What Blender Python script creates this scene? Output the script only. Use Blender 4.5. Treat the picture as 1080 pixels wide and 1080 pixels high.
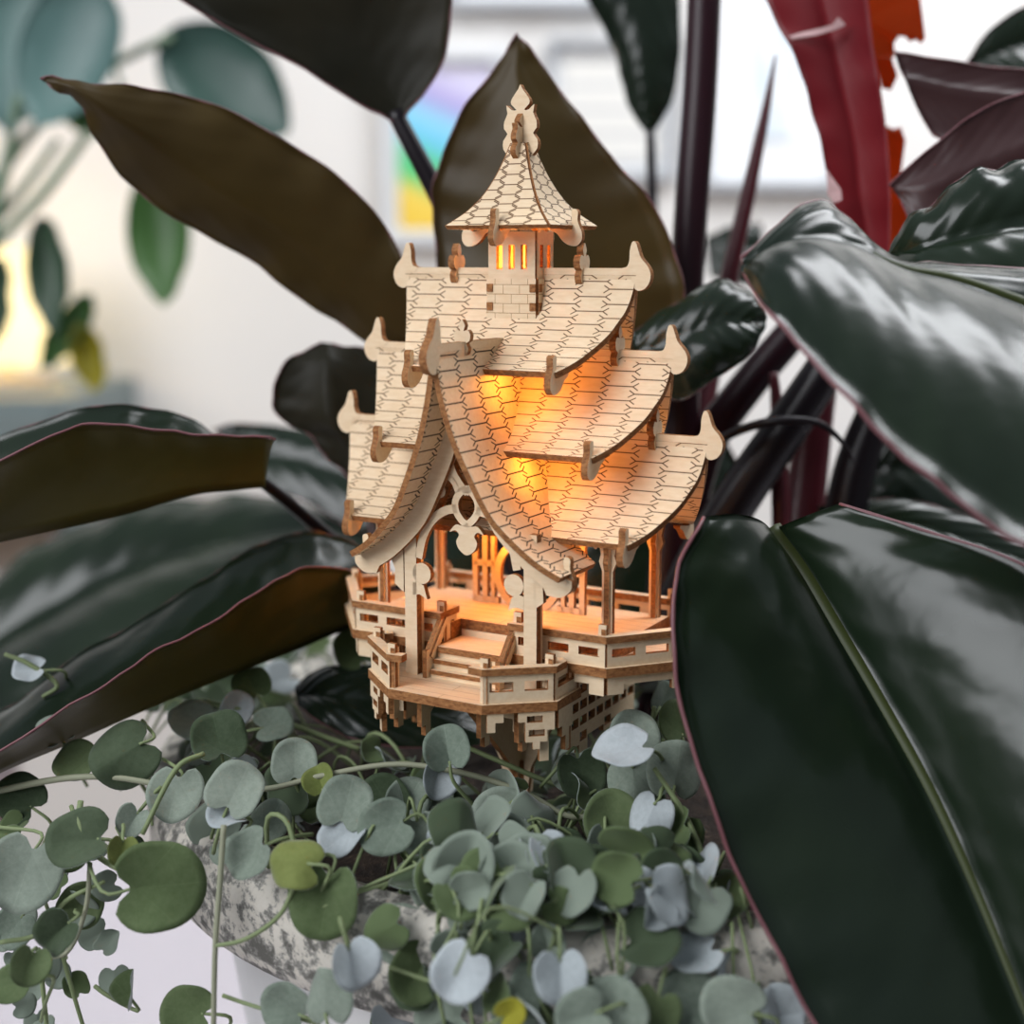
import bpy, bmesh, math, random
from mathutils import Vector, Matrix
from mathutils.geometry import tessellate_polygon

for o in list(bpy.data.objects):
    bpy.data.objects.remove(o, do_unlink=True)
SC = bpy.context.scene
COL = SC.collection
random.seed(7)

# ------------------------------------------------------------------ camera
CAM_H = 1.26                       # eye height above the floor, metres
FPX = 1490.0                       # focal length in pixels of the 1080 frame
PITCH = math.atan(270 / FPX)
cam_data = bpy.data.cameras.new('camera')
cam = bpy.data.objects.new('camera', cam_data)
COL.objects.link(cam)
cam.location = (0, 0, CAM_H)
cam.rotation_euler = (math.pi / 2 - PITCH, 0, 0)
cam_data.sensor_width = 36
cam_data.lens = 36 * FPX / 1080
cam_data.clip_start = 0.01
cam_data.clip_end = 50
cam_data.dof.use_dof = True
cam_data.dof.focus_distance = 0.385
cam_data.dof.aperture_fstop = 6.0
SC.camera = cam

# ------------------------------------------------------------------ world, lights, exposure
world = bpy.data.worlds.new('overcast_daylight')
SC.world = world
world.use_nodes = True
wn = world.node_tree
wn.nodes.clear()
w_out = wn.nodes.new('ShaderNodeOutputWorld')
w_bg = wn.nodes.new('ShaderNodeBackground')
w_tc = wn.nodes.new('ShaderNodeTexCoord')
w_sep = wn.nodes.new('ShaderNodeSeparateXYZ')
w_ramp = wn.nodes.new('ShaderNodeValToRGB')
w_ramp.color_ramp.elements[0].position = 0.35
w_ramp.color_ramp.elements[0].color = (0.16, 0.15, 0.14, 1)
w_ramp.color_ramp.elements[1].position = 0.95
w_ramp.color_ramp.elements[1].color = (0.80, 0.90, 1.0, 1)
w_map = wn.nodes.new('ShaderNodeMapRange')
w_map.inputs[1].default_value = -1
w_map.inputs[2].default_value = 1
wn.links.new(w_tc.outputs['Generated'], w_sep.inputs[0])
wn.links.new(w_sep.outputs['Z'], w_map.inputs[0])
wn.links.new(w_map.outputs[0], w_ramp.inputs[0])
wn.links.new(w_ramp.outputs[0], w_bg.inputs[0])
wn.links.new(w_bg.outputs[0], w_out.inputs[0])
w_bg.inputs[1].default_value = 0.26


def area_light(name, loc, target, sx, sy, power, color):
    d = bpy.data.lights.new(name, 'AREA')
    d.shape = 'RECTANGLE'
    d.size, d.size_y = sx, sy
    d.energy = power
    d.color = color
    o = bpy.data.objects.new(name, d)
    COL.objects.link(o)
    o.location = loc
    o.rotation_euler = (Vector(target) - Vector(loc)).to_track_quat('-Z', 'Y').to_euler()
    return o


area_light('window_daylight', (-1.25, -0.55, CAM_H + 0.95), (0, 0.4, CAM_H - 0.05), 1.2, 1.5, 30, (0.95, 0.965, 1.0))
area_light('wall_fill_light', (0.85, 0.9, CAM_H + 1.3), (0.55, 1.9, CAM_H), 1.2, 0.8, 29, (0.95, 0.97, 1.0))  # added lamp without a visible source, brightens the back wall
SC.view_settings.view_transform = 'Standard'
SC.view_settings.look = 'None'
SC.view_settings.gamma = 1
SC.view_settings.use_curve_mapping = False
SC.view_settings.exposure = 0.35

# ------------------------------------------------------------------ helpers
FWD = Vector((0, math.cos(PITCH), -math.sin(PITCH)))
UPV = Vector((0, math.sin(PITCH), math.cos(PITCH)))
RGT = Vector((1, 0, 0))
EYE = Vector((0, 0, CAM_H))


def pt(u, v, d):
    """A point of the place: where the sight line (u, v) is d metres deep."""
    return EYE + (FWD + RGT * ((u - 540) / FPX) + UPV * ((540 - v) / FPX)) * d


def link(name, me, mats=(), parent=None):
    o = bpy.data.objects.new(name, me)
    COL.objects.link(o)
    for m in mats:
        if me is not None and m is not None:
            me.materials.append(m)
    if parent is not None:
        o.parent = parent
    return o


def thing(o, label, cat, group=None):
    o['label'] = label
    o['category'] = cat
    if group:
        o['group'] = group
    return o


def empty(name, loc=(0, 0, 0)):
    o = link(name, None)
    o.location = loc
    o.empty_display_size = 0.02
    return o


def srgb(r, g, b):
    f = lambda c: ((c / 255 + 0.055) / 1.055) ** 2.4 if c > 10 else c / 255 / 12.92
    return (f(r), f(g), f(b), 1)


def crom(pts, n, closed=False):
    """Catmull-Rom through a list of tuples, n samples per span."""
    P = [Vector(p) for p in pts]
    m = len(P)
    out = []
    spans = m if closed else m - 1
    for i in range(spans):
        if closed:
            a, b, c, d = P[(i - 1) % m], P[i], P[(i + 1) % m], P[(i + 2) % m]
        else:
            b, c = P[i], P[i + 1]
            a = P[i - 1] if i else b * 2 - c
            d = P[i + 2] if i + 2 < m else c * 2 - b
        for k in range(n):
            t = k / n
            out.append(0.5 * ((b * 2) + (c - a) * t + (a * 2 - b * 5 + c * 4 - d) * t * t + (b * 3 - a - c * 3 + d) * t ** 3))
    if not closed:
        out.append(P[-1].copy())
    return out


def new_mesh(name, verts, faces, fmats=None, smooth=False, uvs=None):
    me = bpy.data.meshes.new(name)
    me.from_pydata([tuple(v) for v in verts], [], faces)
    if fmats:
        me.polygons.foreach_set('material_index', fmats)
    if smooth:
        me.polygons.foreach_set('use_smooth', [True] * len(faces))
    if uvs:
        l = me.uv_layers.new(name='UVMap')
        flat = []
        for p in me.polygons:
            for vi in p.vertices:
                flat.extend(uvs[vi])
        l.data.foreach_set('uv', flat)
    me.update()
    return me


class MB:
    """Collects pieces, then links them as one mesh object."""

    def __init__(s):
        s.v, s.f, s.m, s.sm, s.uv = [], [], [], [], []

    def add(s, verts, faces, mats, smooth=False, uvs=None):
        b = len(s.v)
        s.v += [Vector(v) for v in verts]
        s.uv += uvs if uvs else [(0, 0)] * len(verts)
        s.f += [tuple(i + b for i in f) for f in faces]
        s.m += mats if isinstance(mats, list) else [mats] * len(faces)
        s.sm += [smooth] * len(faces)

    def plate(s, outline, th, frame, holes=(), cap=0, side=1):
        """A flat cut-out: 2D outline with holes, thickness th, frame = (origin, xdir, ydir)."""
        o, ex, ey = [Vector(a) for a in frame]
        n = ex.cross(ey).normalized() * th
        def area(p):
            return sum(p[i][0] * p[(i + 1) % len(p)][1] - p[(i + 1) % len(p)][0] * p[i][1] for i in range(len(p)))
        outline = [(p[0], p[1]) for p in outline]
        if area(outline) < 0:
            outline = outline[::-1]
        loops = [outline]
        for h in holes:
            h = [(p[0], p[1]) for p in h]
            loops.append(h[::-1] if area(h) > 0 else h)
        flat = [p for l in loops for p in l]
        tris = tessellate_polygon([[Vector((p[0], p[1], 0)) for p in l] for l in loops])
        k = len(flat)
        vs = [o + ex * p[0] + ey * p[1] - n * 0.5 for p in flat] + [o + ex * p[0] + ey * p[1] + n * 0.5 for p in flat]
        fs, ms = [], []
        for t in tris:
            a, b, c = t
            A = (flat[b][0] - flat[a][0]) * (flat[c][1] - flat[a][1]) - (flat[c][0] - flat[a][0]) * (flat[b][1] - flat[a][1])
            if A < 0:
                b, c = c, b
            fs.append((a + k, b + k, c + k)); ms.append(cap)
            fs.append((c, b, a)); ms.append(cap)
        base = 0
        for l in loops:
            q = len(l)
            for i in range(q):
                a, b = base + i, base + (i + 1) % q
                fs.append((a, b, b + k, a + k)); ms.append(side)
            base += q
        uvs = [(p[0], p[1]) for p in flat] * 2
        s.add(vs, fs, ms, False, uvs)

    def strip(s, pts, w, th, frame, n=6, closed=False, taper=None, cap=0, side=1):
        c = crom([(p[0], p[1], 0) for p in pts], n, closed)
        m = len(c)
        L, R = [], []
        for i in range(m):
            a = c[i - 1] if (i or closed) else c[i]
            b = c[(i + 1) % m] if (i < m - 1 or closed) else c[i]
            t = (b - a).normalized()
            nn = Vector((-t.y, t.x, 0))
            ww = w * 0.5 * (taper(i / (m - 1)) if taper else 1)
            L.append(c[i] + nn * ww)
            R.append(c[i] - nn * ww)
        if closed:
            s.plate(L if abs(sum(L[i].x * L[(i + 1) % m].y - L[(i + 1) % m].x * L[i].y for i in range(m))) > abs(sum(R[i].x * R[(i + 1) % m].y - R[(i + 1) % m].x * R[i].y for i in range(m))) else R, th, frame,
                    [R if abs(sum(L[i].x * L[(i + 1) % m].y - L[(i + 1) % m].x * L[i].y for i in range(m))) > abs(sum(R[i].x * R[(i + 1) % m].y - R[(i + 1) % m].x * R[i].y for i in range(m))) else L], cap, side)
        else:
            s.plate(L + R[::-1], th, frame, (), cap, side)

    def disc(s, cx, cy, r, th, frame, n=18, hole=None, cap=0, side=1):
        c = [(cx + r * math.cos(2 * math.pi * i / n), cy + r * math.sin(2 * math.pi * i / n)) for i in range(n)]
        h = ()
        if hole:
            h = [[(cx + hole * math.cos(2 * math.pi * i / n), cy + hole * math.sin(2 * math.pi * i / n)) for i in range(n)]]
        s.plate(c, th, frame, h, cap, side)

    def sheet(s, fn, ns, nt, th, uvfn, cap=0, side=1, smooth=True):
        """A bent board: fn(a, b) for a, b in 0..1 gives its outer face."""
        e = 1e-3
        top, bot, uv = [], [], []
        for i in range(ns + 1):
            for j in range(nt + 1):
                a, b = i / ns, j / nt
                p = fn(a, b)
                da = fn(min(a + e, 1), b) - fn(max(a - e, 0), b)
                db = fn(a, min(b + e, 1)) - fn(a, max(b - e, 0))
                n = da.cross(db).normalized()
                top.append(p)
                bot.append(p - n * th)
                uv.append(uvfn(a, b))
        k = len(top)
        w = nt + 1
        fs = []
        for i in range(ns):
            for j in range(nt):
                a = i * w + j
                fs.append((a, a + w, a + w + 1, a + 1))
                fs.append((a + k, a + k + 1, a + k + w + 1, a + k + w))
        s.add(top + bot, fs, cap, smooth, uv + uv)
        ring = [j for j in range(w)] + [i * w + nt for i in range(1, ns + 1)] + [ns * w + j for j in range(nt - 1, -1, -1)] + [i * w for i in range(ns - 1, 0, -1)]
        vs = [top[i] for i in ring] + [bot[i] for i in ring]
        q = len(ring)
        s.add(vs, [(i, (i + 1) % q, (i + 1) % q + q, i + q) for i in range(q)], side, False, [(0, 0)] * (2 * q))

    def box(s, x0, x1, y0, y1, z0, z1, cap=0, side=1):
        s.plate([(x0, y0), (x1, y0), (x1, y1), (x0, y1)], z1 - z0, ((0, 0, (z0 + z1) / 2), (1, 0, 0), (0, 1, 0)), (), cap, side)

    def tube(s, pts, rad, n=8, seg=6, mat=0):
        """A round rod through 3D points, rad a number or a list (one per point)."""
        R = rad if isinstance(rad, (list, tuple)) else [rad] * len(pts)
        c = crom([tuple(p) for p in pts], seg)
        rr = crom([(r, 0, 0) for r in R], seg)
        vs, fs, uv = [], [], []
        ref = Vector((0.31, 0.2, 0.93))
        for i, p in enumerate(c):
            t = (c[min(i + 1, len(c) - 1)] - c[max(i - 1, 0)])
            t = t.normalized() if t.length > 0 else Vector((0, 0, 1))
            a = t.cross(ref)
            if a.length < 1e-3:
                a = t.cross(Vector((1, 0, 0)))
            a.normalize()
            b = t.cross(a)
            ref = b if b.dot(ref) > 0 else -b
            a = ref.cross(t).normalized()
            for k in range(n):
                th = 2 * math.pi * k / n
                vs.append(p + (a * math.cos(th) + ref * math.sin(th)) * max(rr[i].x, 1e-5))
                uv.append((k / n, i / len(c)))
        for i in range(len(c) - 1):
            for k in range(n):
                fs.append((i * n + k, i * n + (k + 1) % n, (i + 1) * n + (k + 1) % n, (i + 1) * n + k))
        fs.append(tuple(range(n - 1, -1, -1)))
        fs.append(tuple((len(c) - 1) * n + k for k in range(n)))
        s.add(vs, fs, mat, True, uv)

    def build(s, name, mats, parent=None, scale=1.0):
        me = bpy.data.meshes.new(name)
        me.from_pydata([tuple(v * scale) for v in s.v], [], s.f)
        me.polygons.foreach_set('material_index', s.m)
        me.polygons.foreach_set('use_smooth', s.sm)
        l = me.uv_layers.new(name='UVMap')
        flat = []
        for p in me.polygons:
            for vi in p.vertices:
                flat.extend(s.uv[vi])
        l.data.foreach_set('uv', flat)
        me.update()
        return link(name, me, mats, parent)


# ------------------------------------------------------------------ materials
class NT:
    def __init__(s, name):
        s.m = bpy.data.materials.new(name)
        s.m.use_nodes = True
        s.t = s.m.node_tree
        s.b = s.t.nodes['Principled BSDF']
        s.out = s.t.nodes['Material Output']

    def n(s, kind, **kw):
        x = s.t.nodes.new(kind)
        for k, v in kw.items():
            setattr(x, k, v)
        return x

    def l(s, a, b):
        s.t.links.new(a, b)

    def put(s, sock, v):
        if hasattr(v, 'is_linked') or isinstance(v, bpy.types.NodeSocket):
            s.l(v, sock)
        else:
            sock.default_value = v

    def math(s, op, a, b=None, c=None, clamp=False):
        x = s.n('ShaderNodeMath', operation=op, use_clamp=clamp)
        s.put(x.inputs[0], a)
        if b is not None:
            s.put(x.inputs[1], b)
        if c is not None:
            s.put(x.inputs[2], c)
        return x.outputs[0]

    def mix(s, fac, a, b):
        x = s.n('ShaderNodeMix', data_type='RGBA')
        s.put(x.inputs[0], fac)
        s.put(x.inputs[6], a)
        s.put(x.inputs[7], b)
        return x.outputs[2]

    def noise(s, vec, scale, detail=3, rough=0.55):
        x = s.n('ShaderNodeTexNoise')
        x.inputs['Scale'].default_value = scale
        x.inputs['Detail'].default_value = detail
        x.inputs['Roughness'].default_value = rough
        if vec is not None:
            s.l(vec, x.inputs['Vector'])
        return x.outputs[0]

    def mapv(s, vec, scale):
        x = s.n('ShaderNodeMapping')
        s.l(vec, x.inputs[0])
        x.inputs['Scale'].default_value = scale
        return x.outputs[0]

    def ramp(s, fac, stops):
        x = s.n('ShaderNodeValToRGB')
        e = x.color_ramp.elements
        while len(e) < len(stops):
            e.new(0.5)
        for i, (p, c) in enumerate(stops):
            e[i].position = p
            e[i].color = c
        s.l(fac, x.inputs[0])
        return x.outputs[0]

    def bump(s, h, strength, dist):
        x = s.n('ShaderNodeBump')
        x.inputs['Strength'].default_value = strength
        x.inputs['Distance'].default_value = dist
        s.l(h, x.inputs['Height'])
        s.l(x.outputs[0], s.b.inputs['Normal'])


def plain(name, col, rough=0.5, spec=0.5):
    k = NT(name)
    k.b.inputs['Base Color'].default_value = col
    k.b.inputs['Roughness'].default_value = rough
    k.b.inputs['Specular IOR Level'].default_value = spec
    return k.m


BIRCH_A, BIRCH_B = (0.83, 0.655, 0.455, 1), (0.76, 0.565, 0.36, 1)


def birch(name, hexes=None, planks=None, bricks=None, ww=0.14, line=(0.10, 0.042, 0.016, 1)):
    """Pale birch plywood; hexes = (period, row, half slit, fork run, fork rise) cuts the bendable shingle pattern, in millimetres of the UV map."""
    k = NT(name)
    tc = k.n('ShaderNodeTexCoord')
    g = k.noise(k.mapv(tc.outputs['Object'], (260, 900, 900)), 1.0, 4)
    col = k.ramp(g, [(0.3, BIRCH_B), (0.7, BIRCH_A)])
    uv = k.n('ShaderNodeSeparateXYZ')
    k.l(tc.outputs['UV'], uv.inputs[0])
    U, V = uv.outputs[0], uv.outputs[1]
    if hexes:
        P, Rw, a, dx, dy = hexes
        ln = math.hypot(dx, dy)
        cx, sy = dx / ln, dy / ln

        def fold(t, per, off):
            q = k.math('ADD', k.math('DIVIDE', t, per), off)
            q = k.math('SUBTRACT', q, k.math('ROUND', q))
            return k.math('MULTIPLY', k.math('ABSOLUTE', q), per)

        ds = []
        for off in (0.0, 0.5):
            x, y = fold(U, P, off), fold(V, Rw, off)
            xa = k.math('SUBTRACT', x, a)
            ex = k.math('MAXIMUM', xa, 0.0)
            d1 = k.math('SQRT', k.math('ADD', k.math('MULTIPLY', ex, ex), k.math('MULTIPLY', y, y)))
            t = k.math('ADD', k.math('MULTIPLY', xa, cx), k.math('MULTIPLY', y, sy))
            t = k.math('MINIMUM', k.math('MAXIMUM', t, 0.0), ln)
            px = k.math('SUBTRACT', xa, k.math('MULTIPLY', t, cx))
            py = k.math('SUBTRACT', y, k.math('MULTIPLY', t, sy))
            d2 = k.math('SQRT', k.math('ADD', k.math('MULTIPLY', px, px), k.math('MULTIPLY', py, py)))
            ds.append(k.math('MINIMUM', d1, d2))
        d = k.math('MINIMUM', ds[0], ds[1])
        halo = k.math('SUBTRACT', 1.0, k.math('DIVIDE', d, 0.55), clamp=True)
        halo = k.math('MULTIPLY', k.math('MULTIPLY', halo, halo), 0.4)
        col = k.mix(halo, col, (0.45, 0.23, 0.09, 1))
        fac = k.math('DIVIDE', k.math('SUBTRACT', ww + 0.05, d), 0.10, clamp=True)
        col = k.mix(fac, col, line)
    if bricks or planks:
        bt = k.n('ShaderNodeTexBrick')
        k.l(tc.outputs['UV'], bt.inputs['Vector'])
        w, h = bricks or planks
        bt.inputs['Color1'].default_value = (1, 1, 1, 1)
        bt.inputs['Color2'].default_value = (1, 1, 1, 1)
        bt.inputs['Mortar'].default_value = (0, 0, 0, 1)
        bt.inputs['Scale'].default_value = 1
        bt.inputs['Mortar Size'].default_value = 0.09
        bt.inputs['Mortar Smooth'].default_value = 0.3
        bt.inputs['Brick Width'].default_value = w
        bt.inputs['Row Height'].default_value = h
        col = k.mix(bt.outputs['Fac'], col, (0.33, 0.17, 0.07, 1))
    k.l(col, k.b.inputs['Base Color'])
    k.b.inputs['Roughness'].default_value = 0.62
    k.b.inputs['Specular IOR Level'].default_value = 0.25
    return k.m


def cut_edge():
    k = NT('laser_cut_plywood_edge')
    tc = k.n('ShaderNodeTexCoord')
    g = k.noise(k.mapv(tc.outputs['Object'], (700, 700, 1500)), 1.0, 3)
    k.l(k.ramp(g, [(0.3, (0.18, 0.068, 0.025, 1)), (0.7, (0.42, 0.195, 0.075, 1))]), k.b.inputs['Base Color'])
    k.b.inputs['Roughness'].default_value = 0.7
    k.b.inputs['Specular IOR Level'].default_value = 0.15
    return k.m


M_WOOD = birch('birch_plywood')
M_EDGE = cut_edge()
M_HEX = birch('birch_cut_shingle', hexes=(17.6, 4.2, 3.95, 1.55, 0.95))
M_HEXP = birch('birch_cut_shingle_porch', hexes=(18.6, 4.3, 4.0, 1.75, 1.05), ww=0.19, line=(0.035, 0.014, 0.007, 1))
M_HEXS = birch('birch_cut_shingle_fine', hexes=(12.0, 3.0, 2.0, 1.8, 0.95))
M_PLANK = birch('birch_engraved_plank', planks=(200, 4.2))
M_BRICK = birch('birch_engraved_brick', bricks=(5.2, 2.6))
WOOD = (M_WOOD, M_EDGE)


def glossy_leaf(name, c1, c2, rough, veins=0.25, trans=0.0, coat=0.0, spec=0.5, blotch=None):
    k = NT(name)
    tc = k.n('ShaderNodeTexCoord')
    uv = k.n('ShaderNodeSeparateXYZ')
    k.l(tc.outputs['UV'], uv.inputs[0])
    nz = k.noise(tc.outputs['Object'], 14, 4)
    col = k.ramp(nz, [(0.3, c1), (0.75, c2)])
    k.l(col, k.b.inputs['Base Color'])
    # side veins run outwards and forwards from the midrib
    ax = k.math('ABSOLUTE', k.math('SUBTRACT', uv.outputs[0], 0.5))
    ph = k.math('SUBTRACT', k.math('MULTIPLY', uv.outputs[1], 17.0), k.math('MULTIPLY', ax, 11.0))
    wob = k.math('MULTIPLY', k.noise(tc.outputs['Object'], 30, 2), 2.5)
    wave = k.math('SINE', k.math('MULTIPLY', k.math('ADD', ph, wob), 3.1416))
    big = k.noise(tc.outputs['Object'], 38, 3)
    h = k.math('ADD', k.math('MULTIPLY', wave, veins), k.math('MULTIPLY', big, 1.6))
    k.bump(h, 0.34, 0.0011)
    k.b.inputs['Roughness'].default_value = rough
    k.b.inputs['Specular IOR Level'].default_value = spec
    k.b.inputs['Coat Weight'].default_value = coat
    k.b.inputs['Coat Roughness'].default_value = 0.15
    if trans:
        tr = k.n('ShaderNodeBsdfTranslucent')
        k.l(k.mix(0.0, col, col), tr.inputs[0])
        ms = k.n('ShaderNodeMixShader')
        ms.inputs[0].default_value = trans
        k.l(k.b.outputs[0], ms.inputs[1])
        k.l(tr.outputs[0], ms.inputs[2])
        k.l(ms.outputs[0], k.out.inputs[0])
    return k.m


M_PTOP = glossy_leaf('philodendron_upper', (0.006, 0.012, 0.007, 1), (0.012, 0.022, 0.010, 1), 0.24, 0.22, spec=0.42)
M_PUND = glossy_leaf('philodendron_underside', (0.034, 0.021, 0.006, 1), (0.060, 0.039, 0.009, 1), 0.42, 0.08, spec=0.2)
M_POLI = glossy_leaf('philodendron_lit_olive_underside', (0.060, 0.048, 0.010, 1), (0.100, 0.085, 0.018, 1), 0.42, 0.08, spec=0.25)  # brighter olive copy of the underside, light through the leaf put into the colour
M_PMAR = glossy_leaf('philodendron_maroon_underside', (0.036, 0.015, 0.016, 1), (0.060, 0.026, 0.026, 1), 0.4, 0.08, spec=0.35)
M_PDARK = glossy_leaf('philodendron_dark_underside', (0.010, 0.010, 0.006, 1), (0.022, 0.018, 0.009, 1), 0.5, 0.08, spec=0.14)
M_RIM = plain('philodendron_pink_margin', (0.17, 0.062, 0.072, 1), 0.45)
M_RED = glossy_leaf('young_red_leaf', (0.20, 0.010, 0.018, 1), (0.28, 0.022, 0.028, 1), 0.45, 0.02, trans=0.35, spec=0.25)
M_ORANGE = glossy_leaf('young_orange_leaf', (0.48, 0.065, 0.012, 1), (0.58, 0.12, 0.02, 1), 0.5, 0.02, trans=0.7, spec=0.1)
M_RIB = plain('midrib_olive', (0.040, 0.052, 0.014, 1), 0.45, 0.3)
M_RIBD = plain('midrib_dark', (0.020, 0.022, 0.010, 1), 0.35)
M_STEM = plain('stem_dark_maroon', (0.022, 0.006, 0.010, 1), 0.34, 0.25)
M_STEMR = plain('stem_red', (0.10, 0.012, 0.020, 1), 0.35)
M_STEMB = plain('stem_blackish', (0.010, 0.007, 0.010, 1), 0.34, 0.3)
M_SCAR = plain('leaf_scar', (0.62, 0.40, 0.40, 1), 0.6)


# ================================================================== the room
def structure(o):
    o['kind'] = 'structure'
    return o


def slab(name, x0, x1, y0, y1, z0, z1, mat):
    b = MB()
    b.box(x0, x1, y0, y1, z0, z1, 0, 0)
    return b.build(name, (mat,))


def plaster(name, c, c2):
    k = NT(name)
    tc = k.n('ShaderNodeTexCoord')
    k.l(k.ramp(k.noise(tc.outputs['Object'], 3.0, 4), [(0.3, c), (0.7, c2)]), k.b.inputs['Base Color'])
    k.b.inputs['Roughness'].default_value = 0.8
    return k.m


WALL_Y = 1.75
M_WALL = plaster('wall_white_paint', (0.78, 0.755, 0.725, 1), (0.83, 0.81, 0.785, 1))
structure(slab('wall_back', -1.9, 1.9, WALL_Y, WALL_Y + 0.1, 0, 2.7, M_WALL))
M_FLOOR = birch('floor_oak', planks=(0.9, 0.14))
fl = slab('floor', -1.9, 1.9, -1.6, WALL_Y, -0.1, 0, M_FLOOR)
structure(fl)

M_TABLE = plain('white_table_lacquer', (0.50, 0.465, 0.495, 1), 0.55, 0.2)
TABLE_Z = CAM_H - 0.385
tb = empty('table', (0.1, 0.55, 0))
thing(tb, 'white table the planter stands on', 'table')
b = MB()
b.box(-0.75, 0.95, -0.62, 0.32, TABLE_Z - 0.03, TABLE_Z, 0, 0)
b.build('tabletop', (M_TABLE,), tb)
for sx in (-0.68, 0.88):
    for sy in (-0.56, 0.26):
        b = MB()
        b.box(sx - 0.03, sx + 0.03, sy - 0.03, sy + 0.03, 0, TABLE_Z - 0.03, 0, 0)
        b.build('leg', (M_TABLE,), tb)

# ------------------------------------------------------------------ pictures on the wall
M_FRAME = plain('picture_frame_white', (0.72, 0.74, 0.77, 1), 0.4)
M_FRAMED = plain('picture_frame_grey', (0.42, 0.44, 0.47, 1), 0.4)
M_MAT = plain('picture_mat', (0.88, 0.89, 0.90, 1), 0.7)


def wall_xy(u, v):
    r = pt(u, v, 1.0) - EYE
    k = (WALL_Y - 0.02 - EYE.y) / r.y
    p = EYE + r * k
    return p.x, p.z


def picture(u0, v0, u1, v1, frame_mat, art, label, margin=0.03, fw=0.012):
    x0, z1 = wall_xy(u0, v0)
    x1, z0 = wall_xy(u1, v1)
    e = empty('framed_picture', ((x0 + x1) / 2, WALL_Y - 0.012, z0))
    thing(e, label, 'picture', 'framed prints on the wall')
    cx, cz = (x0 + x1) / 2, z0
    b = MB()
    out = [(x0 - cx, 0), (x1 - cx, 0), (x1 - cx, z1 - z0), (x0 - cx, z1 - z0)]
    inn = [(x0 - cx + fw, fw), (x1 - cx - fw, fw), (x1 - cx - fw, z1 - z0 - fw), (x0 - cx + fw, z1 - z0 - fw)]
    b.plate(out, 0.02, ((0, 0, 0), (1, 0, 0), (0, 0, 1)), [inn], 0, 0)
    b.build('frame', (frame_mat,), e)
    b = MB()
    b.plate(inn, 0.004, ((0, 0.006, 0), (1, 0, 0), (0, 0, 1)), (), 0, 0)
    b.build('mat', (M_MAT,), e)
    b = MB()
    m = margin
    W, H = x1 - x0 - 2 * fw - 2 * m, z1 - z0 - 2 * fw - 2 * m
    q = [(-W / 2, fw + m), (W / 2, fw + m), (W / 2, fw + m + H), (-W / 2, fw + m + H)]
    b.plate(q, 0.002, ((0, 0.002, 0), (1, 0, 0), (0, 0, 1)), (), 0, 0)
    for i in range(len(b.uv)):
        b.uv[i] = ((b.uv[i][0] + W / 2) / W, (b.uv[i][1] - fw - m) / H)
    b.build('print', (art,), e)


def art_rainbow():
    k = NT('print_colour_bands')
    tc = k.n('ShaderNodeTexCoord')
    s = k.n('ShaderNodeSeparateXYZ')
    k.l(tc.outputs['UV'], s.inputs[0])
    f = k.math('ADD', s.outputs[1], k.math('MULTIPLY', s.outputs[0], 0.25))
    f = k.math('ADD', f, -0.1)
    c = k.ramp(f, [(0.0, srgb(240, 200, 70)), (0.16, srgb(246, 214, 90)), (0.26, srgb(90, 205, 120)), (0.42, srgb(95, 205, 150)),
                   (0.52, srgb(110, 205, 235)), (0.68, srgb(150, 215, 245)), (0.80, srgb(175, 165, 220)), (1.0, srgb(225, 220, 245))])
    k.l(c, k.b.inputs['Base Color'])
    k.b.inputs['Roughness'].default_value = 0.6
    return k.m


def art_pale(name, c1, c2, sc):
    k = NT(name)
    tc = k.n('ShaderNodeTexCoord')
    k.l(k.ramp(k.noise(tc.outputs['UV'], sc, 2), [(0.42, c1), (0.62, c2)]), k.b.inputs['Base Color'])
    k.b.inputs['Roughness'].default_value = 0.6
    return k.m


def art_lines():
    k = NT('print_pale_lines')
    tc = k.n('ShaderNodeTexCoord')
    s = k.n('ShaderNodeSeparateXYZ')
    k.l(tc.outputs['UV'], s.inputs[0])
    f = k.math('SINE', k.math('MULTIPLY', s.outputs[1], 28.0))
    k.l(k.ramp(f, [(0.5, srgb(236, 234, 228)), (1.0, srgb(196, 196, 198))]), k.b.inputs['Base Color'])
    return k.m


picture(402, 52, 536, 258, M_FRAME, art_rainbow(), 'framed print of violet, blue, green and yellow bands on the wall', 0.006, 0.012)
picture(578, 40, 712, 190, M_FRAMED, art_lines(), 'small framed print with rows of pale grey lines on the wall', 0.01, 0.008)
picture(748, -160, 892, 200, M_FRAMED, art_pale('print_pale_blue', srgb(240, 244, 248), srgb(196, 214, 226), 3.2), 'tall framed pale blue print beside the red leaf', 0.05, 0.01)
picture(470, -170, 650, 8, M_FRAMED, art_pale('print_pale_grey', srgb(240, 240, 240), srgb(215, 220, 226), 4), 'framed pale grey print hung above the two small prints', 0.03, 0.009)


# ------------------------------------------------------------------ lamp and armchair far behind
def emission(name, col, s):
    k = NT(name)
    k.b.inputs['Base Color'].default_value = col
    k.b.inputs['Emission Color'].default_value = col
    k.b.inputs['Emission Strength'].default_value = s
    return k.m


def lathe(b, prof, n=40, mat=0, c=(0, 0)):
    vs, fs = [], []
    for r, z in prof:
        for k in range(n):
            a = 2 * math.pi * k / n
            vs.append((c[0] + r * math.cos(a), c[1] + r * math.sin(a), z))
    for i in range(len(prof) - 1):
        for k in range(n):
            fs.append((i * n + k, i * n + (k + 1) % n, (i + 1) * n + (k + 1) % n, (i + 1) * n + k))
    b.add(vs, fs, mat, True, [(k / n, i / len(prof)) for i in range(len(prof)) for k in range(n)])


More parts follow.
